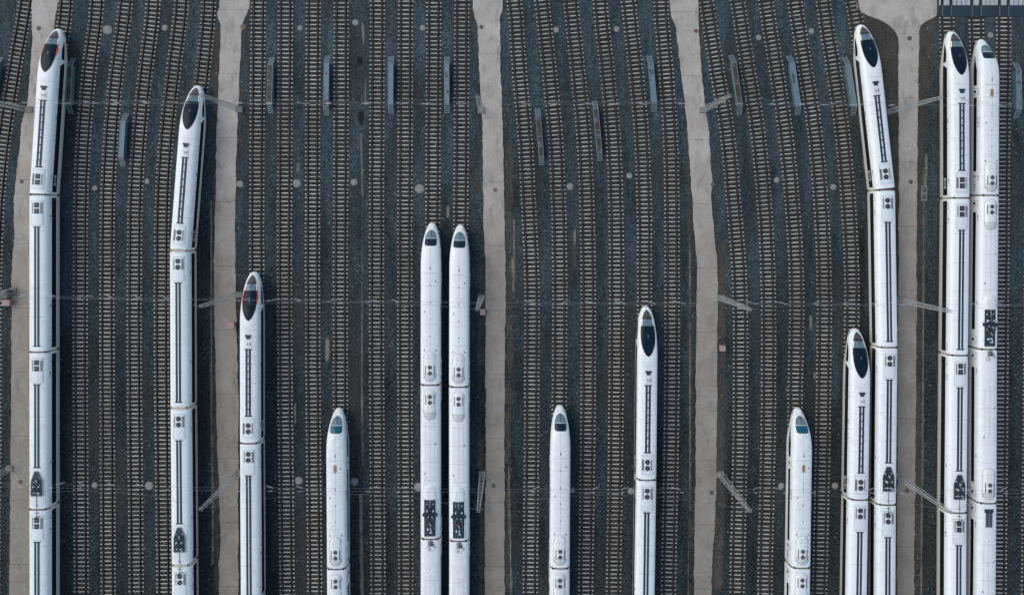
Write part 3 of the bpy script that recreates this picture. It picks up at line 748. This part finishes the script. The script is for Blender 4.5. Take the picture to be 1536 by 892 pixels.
        P.append(('windscreen', g.mesh('windscreen', [M['glass'], M['fan'], M['insul']], True), (0,0,0), None))
        c = MB(); top_patch(c, kind, 2.53, 3.68, lambda s: -hw(s), hw, 0, .1, 10, .02)
        P.append(('cab_roof_panel', c.mesh('cab_roof_panel', [M[opts['glass']]], True), (0,0,0), None))
        s_ = MB()                                                  # dark joint round the glass
        for sg in (-1, 1): top_patch(s_, kind, 1.1, 3.7, lambda s: sg*(hw(s)), lambda s: sg*(hw(s)+.06), 0, .1, 1, .018)
        for sg in (-1, 1): top_patch(s_, kind, .55, .95, lambda s: sg*.42, lambda s: sg*.50, 1, .2, 1, .018)
        P.append(('windscreen_seal', s_.mesh('windscreen_seal', [M['mark'], M['seam']]), (0,0,0), None))
    # --- headlights
    if head:
        for sg in (-1, 1):
            b = MB(); side_patch(b, kind, .55, 1.25, 1.12, 1.30, sg, 0, .1, 2, .012); P.append(('headlight', b.mesh('headlight', [M['glass']], True), (0,0,0), None))
    # --- roof
    if A:
        sq = opts.get('square', False)
        b = MB()
        for s_ in srange(9.2 if head else 1.0, L-.9, 5.2): top_patch(b, kind, s_, s_+.025, -1.5, 1.5, 0, .1, 10, .012)
        P.append(('roof_seam', b.mesh('roof_seam', [M['seam']]), (0,0,0), None))
        if head:
            b = MB(); b.box((0, -10.15, zt(kind, 10, 0)+.07), (.95, .30, .16), 0); b.box((0, -10.45, zt(kind, 10, 0)+.05), (.62, .45, .12), 0)
            P.append(('antenna_box', b.mesh('antenna_box', [M['duct']]), (0,0,0), None))
            b = MB(); roofpanel_patch(b, kind, 10.75, 12.15, .5, .05, 0); b.cyl((-.1, -11.5, zt(kind, 11, 0)+.05), .1, .05, 10, 1); b.box((.3, -11.5, zt(kind, 11, .3)+.06), (.1, .5, .05), 1)
            P.append(('roof_hatch', b.mesh('roof_hatch', [M['panel'], M['duct']]), (0,0,0), None))
            P.append(('roof_duct', duct_mesh(kind, 12.25, 23.2, True), (0,0,0), None))
            P.append(('air_conditioner', ac_unit(kind, 23.4, 26.7, 24.6, sq, -1), (0,0,0), None))
        else:
            P.append(('air_conditioner', ac_unit(kind, .75, 4.9, 1.55, sq), (0,0,0), None))
            end = 18.6 if opts.get('pan') else L-.75
            P.append(('roof_duct', duct_mesh(kind, 5.0, end, False), (0,0,0), None))
        if opts.get('pan'):
            z = 3.95; b = MB(); roofpanel_patch(b, kind, 18.7, L-.5, 1.22, .035, 0)
            b.add([(x, y, z+.05) for x, y in ((-.92, -23.1), (.92, -23.1), (.92, -20.7), (.34, -19.1), (-.34, -19.1), (-.92, -20.7))], [(0,1,2,3,4,5)], 1); b.cyl((0, -21.5, z+.02), .8, .06, 4, 1)
            o_ = [(-.92, -23.1), (.92, -23.1), (.92, -20.7), (.34, -19.1), (-.34, -19.1), (-.92, -20.7), (-.92, -23.1)]
            for (xa, ya_), (xb, yb_) in zip(o_[:-1], o_[1:]): b.bar((xa, ya_, z+.06), (xb, yb_, z+.06), .045, 2)
            P.append(('pantograph_well', b.mesh('pantograph_well', [M['podw'], M['well'], M['seam']]), (0,0,0), None))
            pm = pantograph_mesh(z+.05); P.append(('pantograph', pm, (0, -20.1, 0), None))
            b = MB()
            for x, y, h_ in ((.05, -20.7, .5), (-.38, -21.5, .32), (.36, -22.6, .5), (-.3, -22.5, .2), (.42, -21.5, .2)):
                P.append(('insulator', MB().box((0, 0, z+.27), (.20, h_, .2), 0, x*2).mesh('insulator', [M['insul']]), (x, y, 0), None))
            b = MB(); b.bar((0, -23.1, z+.1), (0, -L+.02, z+.1), .035, 0); b.bar((-.3, -24.6, z+.1), (.3, -24.6, z+.1), .03, 0)
            P.append(('roof_cable', b.mesh('roof_cable', [M['soot']]), (0,0,0), None))
        if opts.get('after'):
            z = 3.95; b = MB(); b.bar((0, -.02, z+.1), (0, -1.3, z+.12), .035, 0); b.bar((-.35, -.35, z+.12), (.35, -.35, z+.12), .035, 0)
            b.cyl((.0, -1.15, z), .16, .2, 10, 0, .08); b.bar((-.1, -1.1, z+.15), (-.62, -1.25, z+.1), .06, 0); b.cyl((.35, -.95, z), .1, .18, 8, 0)
            P.append(('roof_cable', b.mesh('cable_end', [M['soot']]), (0,0,0), None))
    else:
        if head:
            b = MB()
            for i in range(5): top_patch(b, kind, 10.0+2.7*i-.12, 10.0+2.7*i+.12, -.06, .06, 0, .2, 1, .03)
            top_patch(b, kind, 7.0, 7.5, -.07, .07, 0, .2, 1, .03)
            P.append(('roof_marks', b.mesh('roof_marks', [M['mark']]), (0,0,0), None))
            b = MB(); top_patch(b, kind, 8.0, 8.05, -.95, .95, 0, .1, 8, .02); top_patch(b, kind, 3.9, 20.4, -.012, .012, 0, .8, 1, .02)
            P.append(('roof_seam', b.mesh('roof_seam', [M['seam']]), (0,0,0), None))
            if opts.get('hatch'):
                b = MB(); roofpanel_patch(b, kind, 8.75, 9.85, .24, .04, 0, .6, 2); P.append(('roof_hatch', b.mesh('roof_hatch', [M['brown']]), (0,0,0), None))
            P.append(('air_conditioner', pod(kind, 20.5, 25.3, 23.0), (0,0,0), None))
        elif opts.get('podend'):
            P.append(('air_conditioner', pod(kind, L-5.6, L-.5, L-2.9), (0,0,0), None))
        elif not opts.get('vent'): P.append(('air_conditioner', pod(kind, .6, 5.5, 1.7), (0,0,0), None))
        if not head:
            b = MB(); top_patch(b, kind, 5.8, 15.4, -.012, .012, 0, 2, 1, .02); top_patch(b, kind, 5.8, 5.95, -.05, .05, 1, .2, 1, .02)
            for x in (-.75, .75): top_patch(b, kind, 5.9, 15.4, x-.01, x+.01, 0, 2, 1, .02)
            P.append(('roof_seam', b.mesh('roof_seam', [M['seam'], M['mark']]), (0,0,0), None))
        b = MB()
        for s_, x_ in ((9.2, .9), (14.0, -.85), (20.2, .95), (20.2, -.95), (L-1.3, .95), (L-1.3, -.95)): top_patch(b, kind, s_, s_+.28, x_-.07, x_+.07, 0, .3, 1, .03)
        for s_ in srange(10 if head else 6.5, L-6.5, 3.1): top_patch(b, kind, s_, s_+.025, -1.45, 1.45, 1, .1, 10, .014)
        P.append(('roof_fixtures', b.mesh('roof_fixtures', [M['mark'], M['seam']]), (0,0,0), None))
        if opts.get('pan'):
            z = 3.92; b = MB(); rows = []
            for i in range(13):                                   # white fairing ahead of the well
                s = 15.9+2.4*i/12; e = math.sqrt(max(0, 1-(1-min(1, i/7))**2)); r = []
                for j in range(13):
                    a = -1+2*j/12; x = a*max(.03, 1.1*e); r.append((x, -s, zt(kind, s, x)+.005+.26*e*(1-abs(a)**4)))
                rows.append(r)
            b.grid(rows, 0, True); rr = rows[-1]; b.add([rr[0]]+rr+[rr[-1]], [tuple(range(15))], 0)
            P.append(('pantograph_fairing', b.mesh('pantograph_fairing', [M['podw']], False), (0,0,0), None))
            b = MB(); roofpanel_patch(b, kind, 18.3, L-.35, .93, .03, 0, 2)
            for sx in (-1, 1): b.box((sx*.96, -(18.3+L-.35)/2, z-.08), (.07, L-.35-18.3, .30), 1)
            b.box((0, -(L-.33), z), (1.9, .07, .2), 1)
            P.append(('pantograph_well', b.mesh('pantograph_well', [M['well'], M['podw']]), (0,0,0), None))
            P.append(('pantograph', pantograph_mesh(z+.03), (0, -19.0, 0), None))
            b = MB()
            for x, y, q in ((-.45, -20.1, 1.2), (.5, -20.1, 1.2), (-.25, -21.1, 1), (.35, -21.15, 1.3), (-.35, -23.1, 1.3), (.1, -23.0, .9), (.05, -23.6, .8)): P.append(('insulator', MB().cyl((0, 0, z+.05), .12*q, .3, 10, 0, .09*q).mesh('insulator', [M['insul']]), (x, y, 0), None))
            for x, y in ((-.1, -21.9), (.3, -21.7), (-.5, -21.8), (.1, -22.3)): P.append(('brown_insulator', MB().cyl((0, 0, z+.03), .15, .22, 10).mesh('brown_insulator', [M['insulb']]), (x, y, 0), None))
            b.bar((-.1, -22.0, z+.35), (.25, -22.5, z+.35), .04, 0); b.bar((.1, -23, z+.3), (.3, -23.7, z+.3), .06, 0)
            b.bar((0, -18.5, z+.2), (0, -20.3, z+.3), .03, 0)
            for sx in (-1, 1): b.cyl((sx*.93, -20.75, z-.02), .30, .22, 14, 2)
            b.box((0, -20.75, z+.1), (1.9, .35, .14), 2)
            P.append(('switchgear', b.mesh('switchgear', [M['insul'], M['insulb'], M['well']]), (0,0,0), None))
        if opts.get('after'):
            z = 3.92; b = MB(); b.bar((.1, .1, z+.1), (.1, -.9, z+.12), .05, 1); b.tube([(.1, -.8, z+.12), (.5, -.85, z+.12), (.75, -1.0, z+.1), (.78, -1.3, z+.06)], .05, 1)
            b.cyl((-.3, -1.35, z-.05), .42, .10, 16, 2, .38); b.cyl((-.3, -1.45, z+.05), .30, .12, 14, 2, .25); b.cyl((-.3, -1.45, z+.17), .24, .2, 14, 0 if not opts.get('dirty') else 2, .12); top_patch(b, kind, .1, 1.0, -.35, .5, 3, .2, 4, .015)
            b.cyl((.45, -.6, z-.03), .12, .2, 10, 1)
            P.append(('cable_terminal', b.mesh('cable_terminal', [M['insul'], M['soot'], M['podd'], M['grille']]), (0,0,0), None))
        if opts.get('vent'):
            b = MB(); roofpanel_patch(b, kind, .6, 3.9, .78, .04, 0, 2); top_patch(b, kind, .75, 1.35, -.75, .75, 1, .3, 4, .05)
            top_patch(b, kind, 1.35, 3.7, -.55, .55, 1, 1, 4, .05)
            for k in range(9): top_patch(b, kind, 1.5+.25*k, 1.56+.25*k, -.5, .5, 2, .1, 2, .06)
            b.bar((0, -1.4, 4.02), (0, -3.6, 4.02), .03, 2)
            P.append(('roof_louvre', b.mesh('roof_louvre', [M['panel'], M['duct'], M['grille']]), (0,0,0), None))
    return P
_bm = {}
def car(kind, head, ser, opts):
    k = (kind, head, ser, tuple(sorted(opts.items())))
    if k not in _bm:
        mats = [M['white'] if ser == 'A' else M['white2'], M['cream'] if ser == 'A' else M['white2'], M['under']]
        _bm[k] = (body_mesh(kind, mats, True), mk_parts(kind, head, ser, opts))
    return _bm[k]
def gangway_mesh(kind):
    b = MB(); prof = [(x*.955, z-.05) for x, z in FULL]
    wd = .30 if kind == 'tan' else .16
    if kind == 'tan': prof = [(x*1.004, z+.015) for x, z in FULL]
    rows = []
    for y, q in ((wd, 1), (wd*.5, .985), (0, 1.0), (-wd*.5, .985), (-wd, 1)):
        row = [(x*q, y, z*(1 if z < 3 else 1-(1-q)*.4)) for x, z in prof]+[(-x*q, y, z*(1 if z < 3 else 1-(1-q)*.4)) for x, z in prof[::-1][1:-1]]; rows.append(row+[row[0]])
    b.grid(rows, 1 if kind == 'tan' else 0, True)
    if kind == 'A':                                   # tan rubber curtain on the side walls
        for sg in (-1, 1):
            sp = [(x+.012, z) for x, z in FULL if .6 < z < 3.5]
            b.grid([[(sg*(x+(.02 if abs(y) < .1 else 0)), y, z) for x, z in sp] for y in (.17, .08, -.08, -.17)], 1, sg > 0)
            b.grid([[(sg*(x-.25), y, z) for x, z in sp] for y in (.17, -.17)], 1, sg < 0)
    for sx in (-1, 1): b.box((sx*1.15, 0, 3.70), (.26, .34, .14), 2); b.box((sx*1.66, 0, 1.1), (.14, .3, .4), 2)
    return b.mesh('gangway', [M['bellow'], M['bellowt'], M['fan']])
GW = {k: gangway_mesh(k) for k in ('A', 'B', 'tan')}
INFO = {
 1: ('white train with orange-red trim and square roof fans, nearest the left edge', dict(trim='red', square=True), 3),
 2: ('white train with gold trim, its nose overhung by a lattice mast, near second path', dict(trim='gold'), 3),
 3: ('white train with orange-red trim just right of the second concrete path', dict(trim='red'), None),
 4: ('white train with blunt nose and teal cab panel, left of the two adjacent twins', dict(glass='teal', hatch=True), None),
 5: ('left one of two neighbouring white trains whose noses lie almost level', dict(glass='navy'), 2),
 6: ('right one of two neighbouring white trains, just left of the middle path', dict(glass='navy'), 2),
 7: ('short-looking white train with dark cab panel, right of the middle path, alone', dict(glass='navy'), None),
 8: ('white train with black oval cockpit standing left of the fourth concrete path', dict(trim='gold'), None),
 9: ('white train with teal cab panel, first train right of the fourth path', dict(glass='teal', hatch=True), None),
 10: ('white train with black oval cockpit whose nose stops halfway along a longer neighbour', dict(trim='gold'), None),
 11: ('white train bent along a curve, nose at the dirt beside the fifth path', dict(trim='gold'), 3),
 12: ('white train with gold-rimmed oval cockpit, left one of the rightmost pair', dict(trim='gold', square=True), 3),
 13: ('white train with small windscreen and brown roof hatch, rightmost of all trains', dict(glass='navy', hatch=True), 2)}
for idn, tk, ser, ny_, gp in TRAINS:
    lab, op, pan = INFO[idn]; f = TF[tk]
    yg = (NY-gp)*(H-3.93)/F; A = ser == 'A'; hk, mk = ('A', 'M') if A else ('B', 'N'); Lh, Lm = SH[hk]['L'], SH[mk]['L']
    g = .26; yn = (NY-ny_)*(H-1.15)/F
    root = ob('high_speed_train', None, loc=(float(f(yn)), yn, 0)); tag(root, lab, 'train', 'white high-speed trains parked in the yard'); ro = Vector(root.location)
    ends = [(yn, yg+g/2)]; y = yg-g/2; 
    while y > -72: ends.append((y, y-Lm)); y -= Lm+g
    for i, (ya_, yb_) in enumerate(ends):
        xa, xb = float(f(ya_)), float(f(yb_)); a = math.atan2(xb-xa, -(yb_-ya_))
        if i == 0: kind, name, o = hk, 'head_car', dict(op)
        else:
            kind, name, o = mk, 'passenger_car', {}
            if A and op.get('square'): o['square'] = True
            c = i+1
            if idn == 13:
                if c == 2: o['pan'] = True
                if c == 3: o.update(podend=True, after=True, dirty=True)
                if c == 4: o['vent'] = True
            elif pan:
                if c == pan: o['pan'] = True
                if c == pan+1:
                    o['after'] = True
                    if not A: o['podend'] = True
        me, parts = car(kind, i == 0, ser, o)
        c_ = ob(name, me, root, Vector((xa, ya_, 0))-ro, a)
        if i == 0: c_.scale.y = (ya_-yb_)/Lh
        for nm, pm, loc, lb in parts: ob(nm, pm, c_, loc, 0, lb)
        if i: 
            ym_ = (ya_+ends[i-1][1])/2; ob('gangway', GW['tan' if idn == 2 else ser], root, Vector((float(f(ym_)), ym_, 0))-ro, a)

# ---------------------------------------------------------------- step platforms between the tracks
def platform(px0, py0, px1, py1, deck, rim, label, zt_=1.0):
    # given by the photo positions of the two feet (ground)
    a = Vector((*at(px0, py0), 0)); c = Vector((*at(px1, py1), 0)); d = a-c; L = d.length; rz = -math.atan2(d.x, d.y)
    root = ob('step_platform', None, loc=(a+c)/2, rz=rz); tag(root, label, 'step platform', 'steel step platforms between the tracks')
    w_ = .80; st = 1.45; D = L/2-st
    b = MB(); b.box((0, 0, zt_-.03), (w_-.08, 2*D, .04), 0)
    ob('deck', b.mesh('deck', [M[deck]]), root)
    b = MB()
    for sx in (-1, 1): b.box((sx*w_/2, 0, zt_-.01), (.055, 2*D, .09), 0)
    for y in (-D, 0, D): b.box((0, y, zt_), (w_, .07, .05), 0)
    ob('deck_frame', b.mesh('deck_frame', [M[rim]]), root)
    b = MB()
    for sx in (-1, 1):
        b.box((sx*(w_/2-.02), 0, zt_/2-.03), (.02, 2*D-.1, zt_-.12), 0)
        n = int(2*D/.45)
        for k in range(n+1): b.box((sx*(w_/2+.01), -D+2*D*k/n, zt_/2-.03), (.04, .05, zt_-.08), 1)
    ob('side_panels', b.mesh('side_panels', [M['mesh'], M['rim']]), root)
    for sy in (-1, 1):
        b = MB(); n = 5
        for k in range(n):
            t = (k+.7)/n; b.box((0, sy*(D+st*t), zt_*(1-t)+.02), (w_-.06, .10, .04), 0)
        for sx in (-1, 1): b.bar((sx*w_/2, sy*D, zt_), (sx*w_/2, sy*(D+st), .02), .04, 0)
        ob('stairs', b.mesh('stairs', [M[rim] if sy < 0 else M[rim]]), root)
PL = [ # photo positions of the stair feet, deck, frame
 (110.5,88,107,171,'deck2','rim','dark rusty step platform beside the leftmost train'),
 (190,170.5,185,249.5,'deck0','rim','pale step platform set lower, second from left, between empty tracks'),
 (408.5,86.5,406.5,170,'deck2','rim','step platform with rusty deck, first one right of the second path'),
 (492,84,490.5,173.5,'deck1','rim','step platform with rust-brown upper stairs, second right of the second path'),
 (587.5,85,587,171,'deck0','rim','clean pale step platform, third right of the second path'),
 (670.5,85.5,671,170,'deck1','rim','step platform with few dark patches, last one before the middle path'),
 (806,163,812.5,248,'deck2','rim','fully rust-brown step platform set lower, first right of the middle path'),
 (891.5,152,899.5,241.5,'deck2','rim','step platform with patchy rust set lower, second right of middle path'),
 (973.5,84.5,981,168,'deck1','rim','pale blue step platform with two rust spots, nearest left of fourth path'),
 (1096,83,1109,172.5,'deck2','rim','rusty step platform with a lattice mast tip leaning at its side'),
 (1183,84,1196,172.5,'deck1','rim','narrow step platform with one rust spot, second right of the fourth path'),
 (1266,86,1279.5,173,'deck0','rim','grey step platform close against the curved train, left of its nose'),
 (1522,94,1523,177.5,'deck1','rim','step platform at the right edge beyond every train'),
 (2,86,-9,168,'deck2','rim','step platform cut off by the left edge of the yard view')]
for p in PL: platform(*p[:4], p[4], p[5], p[6])

# ---------------------------------------------------------------- manhole caps
def cap(px, py, r, style, label):
    x, y = gx(px), gy(py); r = r*H/F; b = MB(); onpath = style in ('iron', 'rust')
    z = .045 if onpath else -.03
    root = ob('manhole', None, loc=(x, y, 0)); tag(root, label, 'manhole', 'round manhole covers across the yard')
    m = {'iron': 'iron', 'rust': 'rustcover'}.get(style, 'capin')
    n = 22; ring = MB(); rr = random.Random(int(px))
    ring.cyl((0, 0, -.2), r, z+.22, n, 0)
    if not onpath: ob('rim', ring.mesh('rim', [M['concrete']]), root)
    else:
        ob('rim', ring.mesh('rim', [M['soildark']]), root)
    b = MB(); q = .72 if style == 'ring' else (.86 if not onpath else .85)
    b.cyl((rr.uniform(-.06, .06)*r*2, rr.uniform(-.06, .06)*r*2, z), r*q, .06 if not onpath else .03, n, 0, r*q*.95)
    for k in range(2): b.box((r*.3*(2*k-1), 0, z+.06), (.12, .05, .03), 1)
    ob('cover', b.mesh('cover', [M[m], M['iron']]), root, rz=rr.uniform(0, 3))
M['soildark'] = simple('cover_frame_dark', (.13,.12,.11), .9, var=.3, obj=False)
M['capdull'] = simple('cap_dull', (.2,.19,.17), .9)
CAPS = [(161,45,7,'ring'),(247,42,4.6,'c'),(142,282,4,'c'),(220,272,4.2,'c'),(360,276,5.2,'c'),(450,42,4,'c'),(533,34,4.8,'c'),(634,42,4.4,'c'),
 (445,275,6.3,'ring'),(531,273,5.2,'ring'),(629,283,6.8,'ring'),(834,45,4.6,'c'),(925,44,4.3,'c'),(944,263.5,4.4,'c'),(855,280,5.2,'ring'),(1138,56.5,4.2,'c'),
 (1217,47,4.3,'c'),(1165,270,4.2,'c'),(1250,280.5,4.5,'c'),(1486,53,4.4,'c'),(448,720.5,6,'ring'),(531.5,722,6,'ring'),(627,730,6.6,'ring'),
 (142,727,4.5,'c'),(223.5,728,6.3,'ring'),(858,735,4,'c'),(946,736,5,'c'),(1172,728,4.5,'c'),(1252.5,728,4.8,'c'),
 (722,41,3.2,'iron'),(743,285,3.2,'rust'),(1044,47,3.4,'rust'),(1069,277,3.2,'iron'),(1364,58,3.6,'iron'),(1366,273,3.4,'iron'),
 (58.5,43,3.5,'iron'),(33,272.5,3.2,'iron'),(31,722,3.4,'iron'),(740.5,728,3.4,'iron'),(1067.5,738,3.5,'iron'),(1360.5,735,3.6,'iron'),(365,41,4.2,'rust')]
def where(px, py):
    y = gy(py); x = gx(px); best = None
    row = 'upper' if py < 150 else ('middle' if py < 500 else 'lower')
    k = -1; bay = 0; cn = {}
    for n, bb, _ in TR:
        cn[bb] = cn.get(bb, 0)+1
        if float(TF[n](y)) < x: best = (bb, cn[bb])
    return row, best
for px, py, r, stl in CAPS:
    row, (bb, k) = where(px, py)
    if stl in ('iron', 'rust'):
        pn = 1+min(range(5), key=lambda i: abs(gx((interp_edge(PATHS[i][0], py)+interp_edge(PATHS[i][1], py))/2)-gx(px)))
        lab = f'{"dark iron" if stl == "iron" else "rust-brown"} round cover set in the {ORD[pn]} path, {row} row'
    elif px == 360: lab = 'pale round cap half under the right edge of the second path, middle row'
    else:
        ad = 'ringed' if stl == 'ring' else 'plain'
        lab = f'{ad} pale round cap, {row} row, right of {ORD[k]} track after {ORD[bb]} path'
    cap(px, py, r, stl, lab)

# rectangular concrete box by the fifth path
b = MB(); b.box((0, 0, .02), (.95, 2.5, .2), 0); b.box((0, .6, .14), (.62, .9, .05), 1); b.box((0, -.6, .14), (.62, .9, .05), 1)
o = ob('drain_box', b.mesh('drain_box', [M['concrete'], M['iron']]), loc=(gx(1386), gy(290), 0)); tag(o, 'long rectangular concrete drain box right of the fifth path', 'drain box')

# ---------------------------------------------------------------- cabinets
def cabinet(px, py, col, w_, d_, h_, label, hexa=False):
    root = ob('signal_cabinet', None, loc=(gx(px), gy(py), 0)); tag(root, label, 'cabinet', 'small trackside cabinets')
    b = MB(); b.box((0, 0, .1), (w_*.8, d_*.8, .3), 0); ob('plinth', b.mesh('plinth', [M['concrete']]), root)
    b = MB(); b.box((0, 0, .25+h_/2), (w_, d_, h_), 0)
    if hexa: b.cyl((0, 0, .25+h_), w_*.62, .08, 6, 0)
    else: b.box((0, 0, .27+h_), (w_+.1, d_+.1, .06), 0)
    ob('box', b.mesh('box', [M[col]]), root)
    b = MB(); b.box((0, -d_/2-.012, .25+h_/2), (w_*.8, .02, h_*.85), 0); b.box((w_*.28, -d_/2-.03, .25+h_/2), (.05, .03, .15), 1)
    ob('door', b.mesh('door', [M[col], M['iron']]), root)
cabinet(14.5,453,'pink',1.15,.9,.7,'faded pink cabinet below a dark one at the left edge')
cabinet(14,440,'greybox',1.2,1.3,1.2,'dark grey cabinet at the foot of the leftmost middle mast')
cabinet(350,486,'pink',.95,.85,.7,'faded pink cabinet on the second path near a train nose')
cabinet(724,467,'pink',.75,.9,.6,'small pink cabinet beside the mast left of the middle path')
cabinet(1082,521,'pink',.85,.95,.6,'pale pink cabinet alone in dirt right of the fourth path',True)
cabinet(1346,492,'pink',.9,.8,.6,'pink cabinet half hidden by the curved train on the fifth path')

# ---------------------------------------------------------------- lattice masts
def mast(px, py, label, hgt=15.0):
    x, y = gx(px), gy(py); root = ob('lattice_mast', None, loc=(x, y, 0)); tag(root, label, 'mast', 'lattice masts standing on the paths')
    b = MB(); b.box((0, 0, .05), (1.15, 1.0, .3), 0); ob('footing', b.mesh('footing', [M['concrete']]), root)
    wb, wt = .42, .20; n = 15; b = MB(); cn = []
    for i in range(n+1):
        z = .25+(hgt-.25)*i/n; q = wb+(wt-wb)*i/n; cn.append([(sx*q, sy*q*.8, z) for sx, sy in ((-1,-1),(1,-1),(1,1),(-1,1))])
    for k in range(4): b.bar(cn[0][k], cn[-1][k], .05, 0)
    ob('mast_legs', b.mesh('mast_legs', [M['steel']]), root)
    b = MB()
    for i in range(n):
        for k in range(4):
            k2 = (k+1) % 4; b.bar(cn[i][k], cn[i+1][k2] if (i+k) % 2 else cn[i+1][k2], .018, 0)
            if i % 3 == 2: b.bar(cn[i+1][k], cn[i+1][k2], .02, 0)
    ob('lattice', b.mesh('lattice', [M['steel']]), root)
    return Vector((x, y, 0))
MROWS = [('upper', [(44,165),(359,164.5),(722,166),(1054,165.5),(1332,168),(1690,166)]),
         ('middle', [(20,436),(358.5,442),(722,446),(1081,446.5),(1344,449),(1695,447)]),
         ('lower', [(15,702),(358.5,708.5),(723.5,710.5),(1080.5,711),(1344,712),(1695,712)])]
for rn, ms in MROWS:
    P = []
    for i, (px, py) in enumerate(ms):
        lab = f'lattice mast in the {rn} row beside the {ORD[i+1]} concrete path' if i < 5 else f'lattice mast in the {rn} row beyond the right edge'
        P.append(mast(px, py, lab))
    for i in range(5):
        a, c = P[i], P[i+1]
        root = ob('head_span', None, loc=(a+c)/2); md = (a+c)/2
        tag(root, f'thin span wires in the {rn} row between {ORD[i+1]} and {ORD[i+2]} masts', 'span wires', 'span wires across the tracks')
        def P_(t, z): return tuple(a.lerp(c, t)-md+Vector((0, 0, z)))
        for z in (6.6, 7.9):
            b = MB(); b.bar(P_(0, z), P_(1, z), .011, 0); ob('cross_wire', b.mesh('cross_wire', [M['wire']]), root)
        b = MB(); n = 20; b.tube([P_(t/n, 9.0+5.7*(2*t/n-1)**2) for t in range(n+1)], .011, 0); ob('carrier_wire', b.mesh('carrier_wire', [M['wire']]), root)
        for n_, bb, _ in TR:
            X_ = float(TF[n_](a.y)); t = (X_-a.x)/(c.x-a.x)
            if not .01 < t < .99: continue
            zc = 9.0+5.7*(2*t-1)**2; o3 = Vector(P_(t, 6.6)); sgn = 1 if (int(X_*10) % 2) else -1
            ob('dropper', MB().bar((0, 0, 0), (0, 0, zc-6.6), .007).mesh('dropper', [M['wire']]), root, o3)
            ob('insulator', MB().bar((-.3, 0, 1.3), (.3, 0, 1.3), .03).mesh('insulator', [M['insul']]), root, o3)
            ob('steady_arm', MB().bar((0, 0, 0), (sgn*1.2, .2, -.45), .025).mesh('steady_arm', [M['insul']]), root, o3)
print('objects', len(bpy.data.objects))
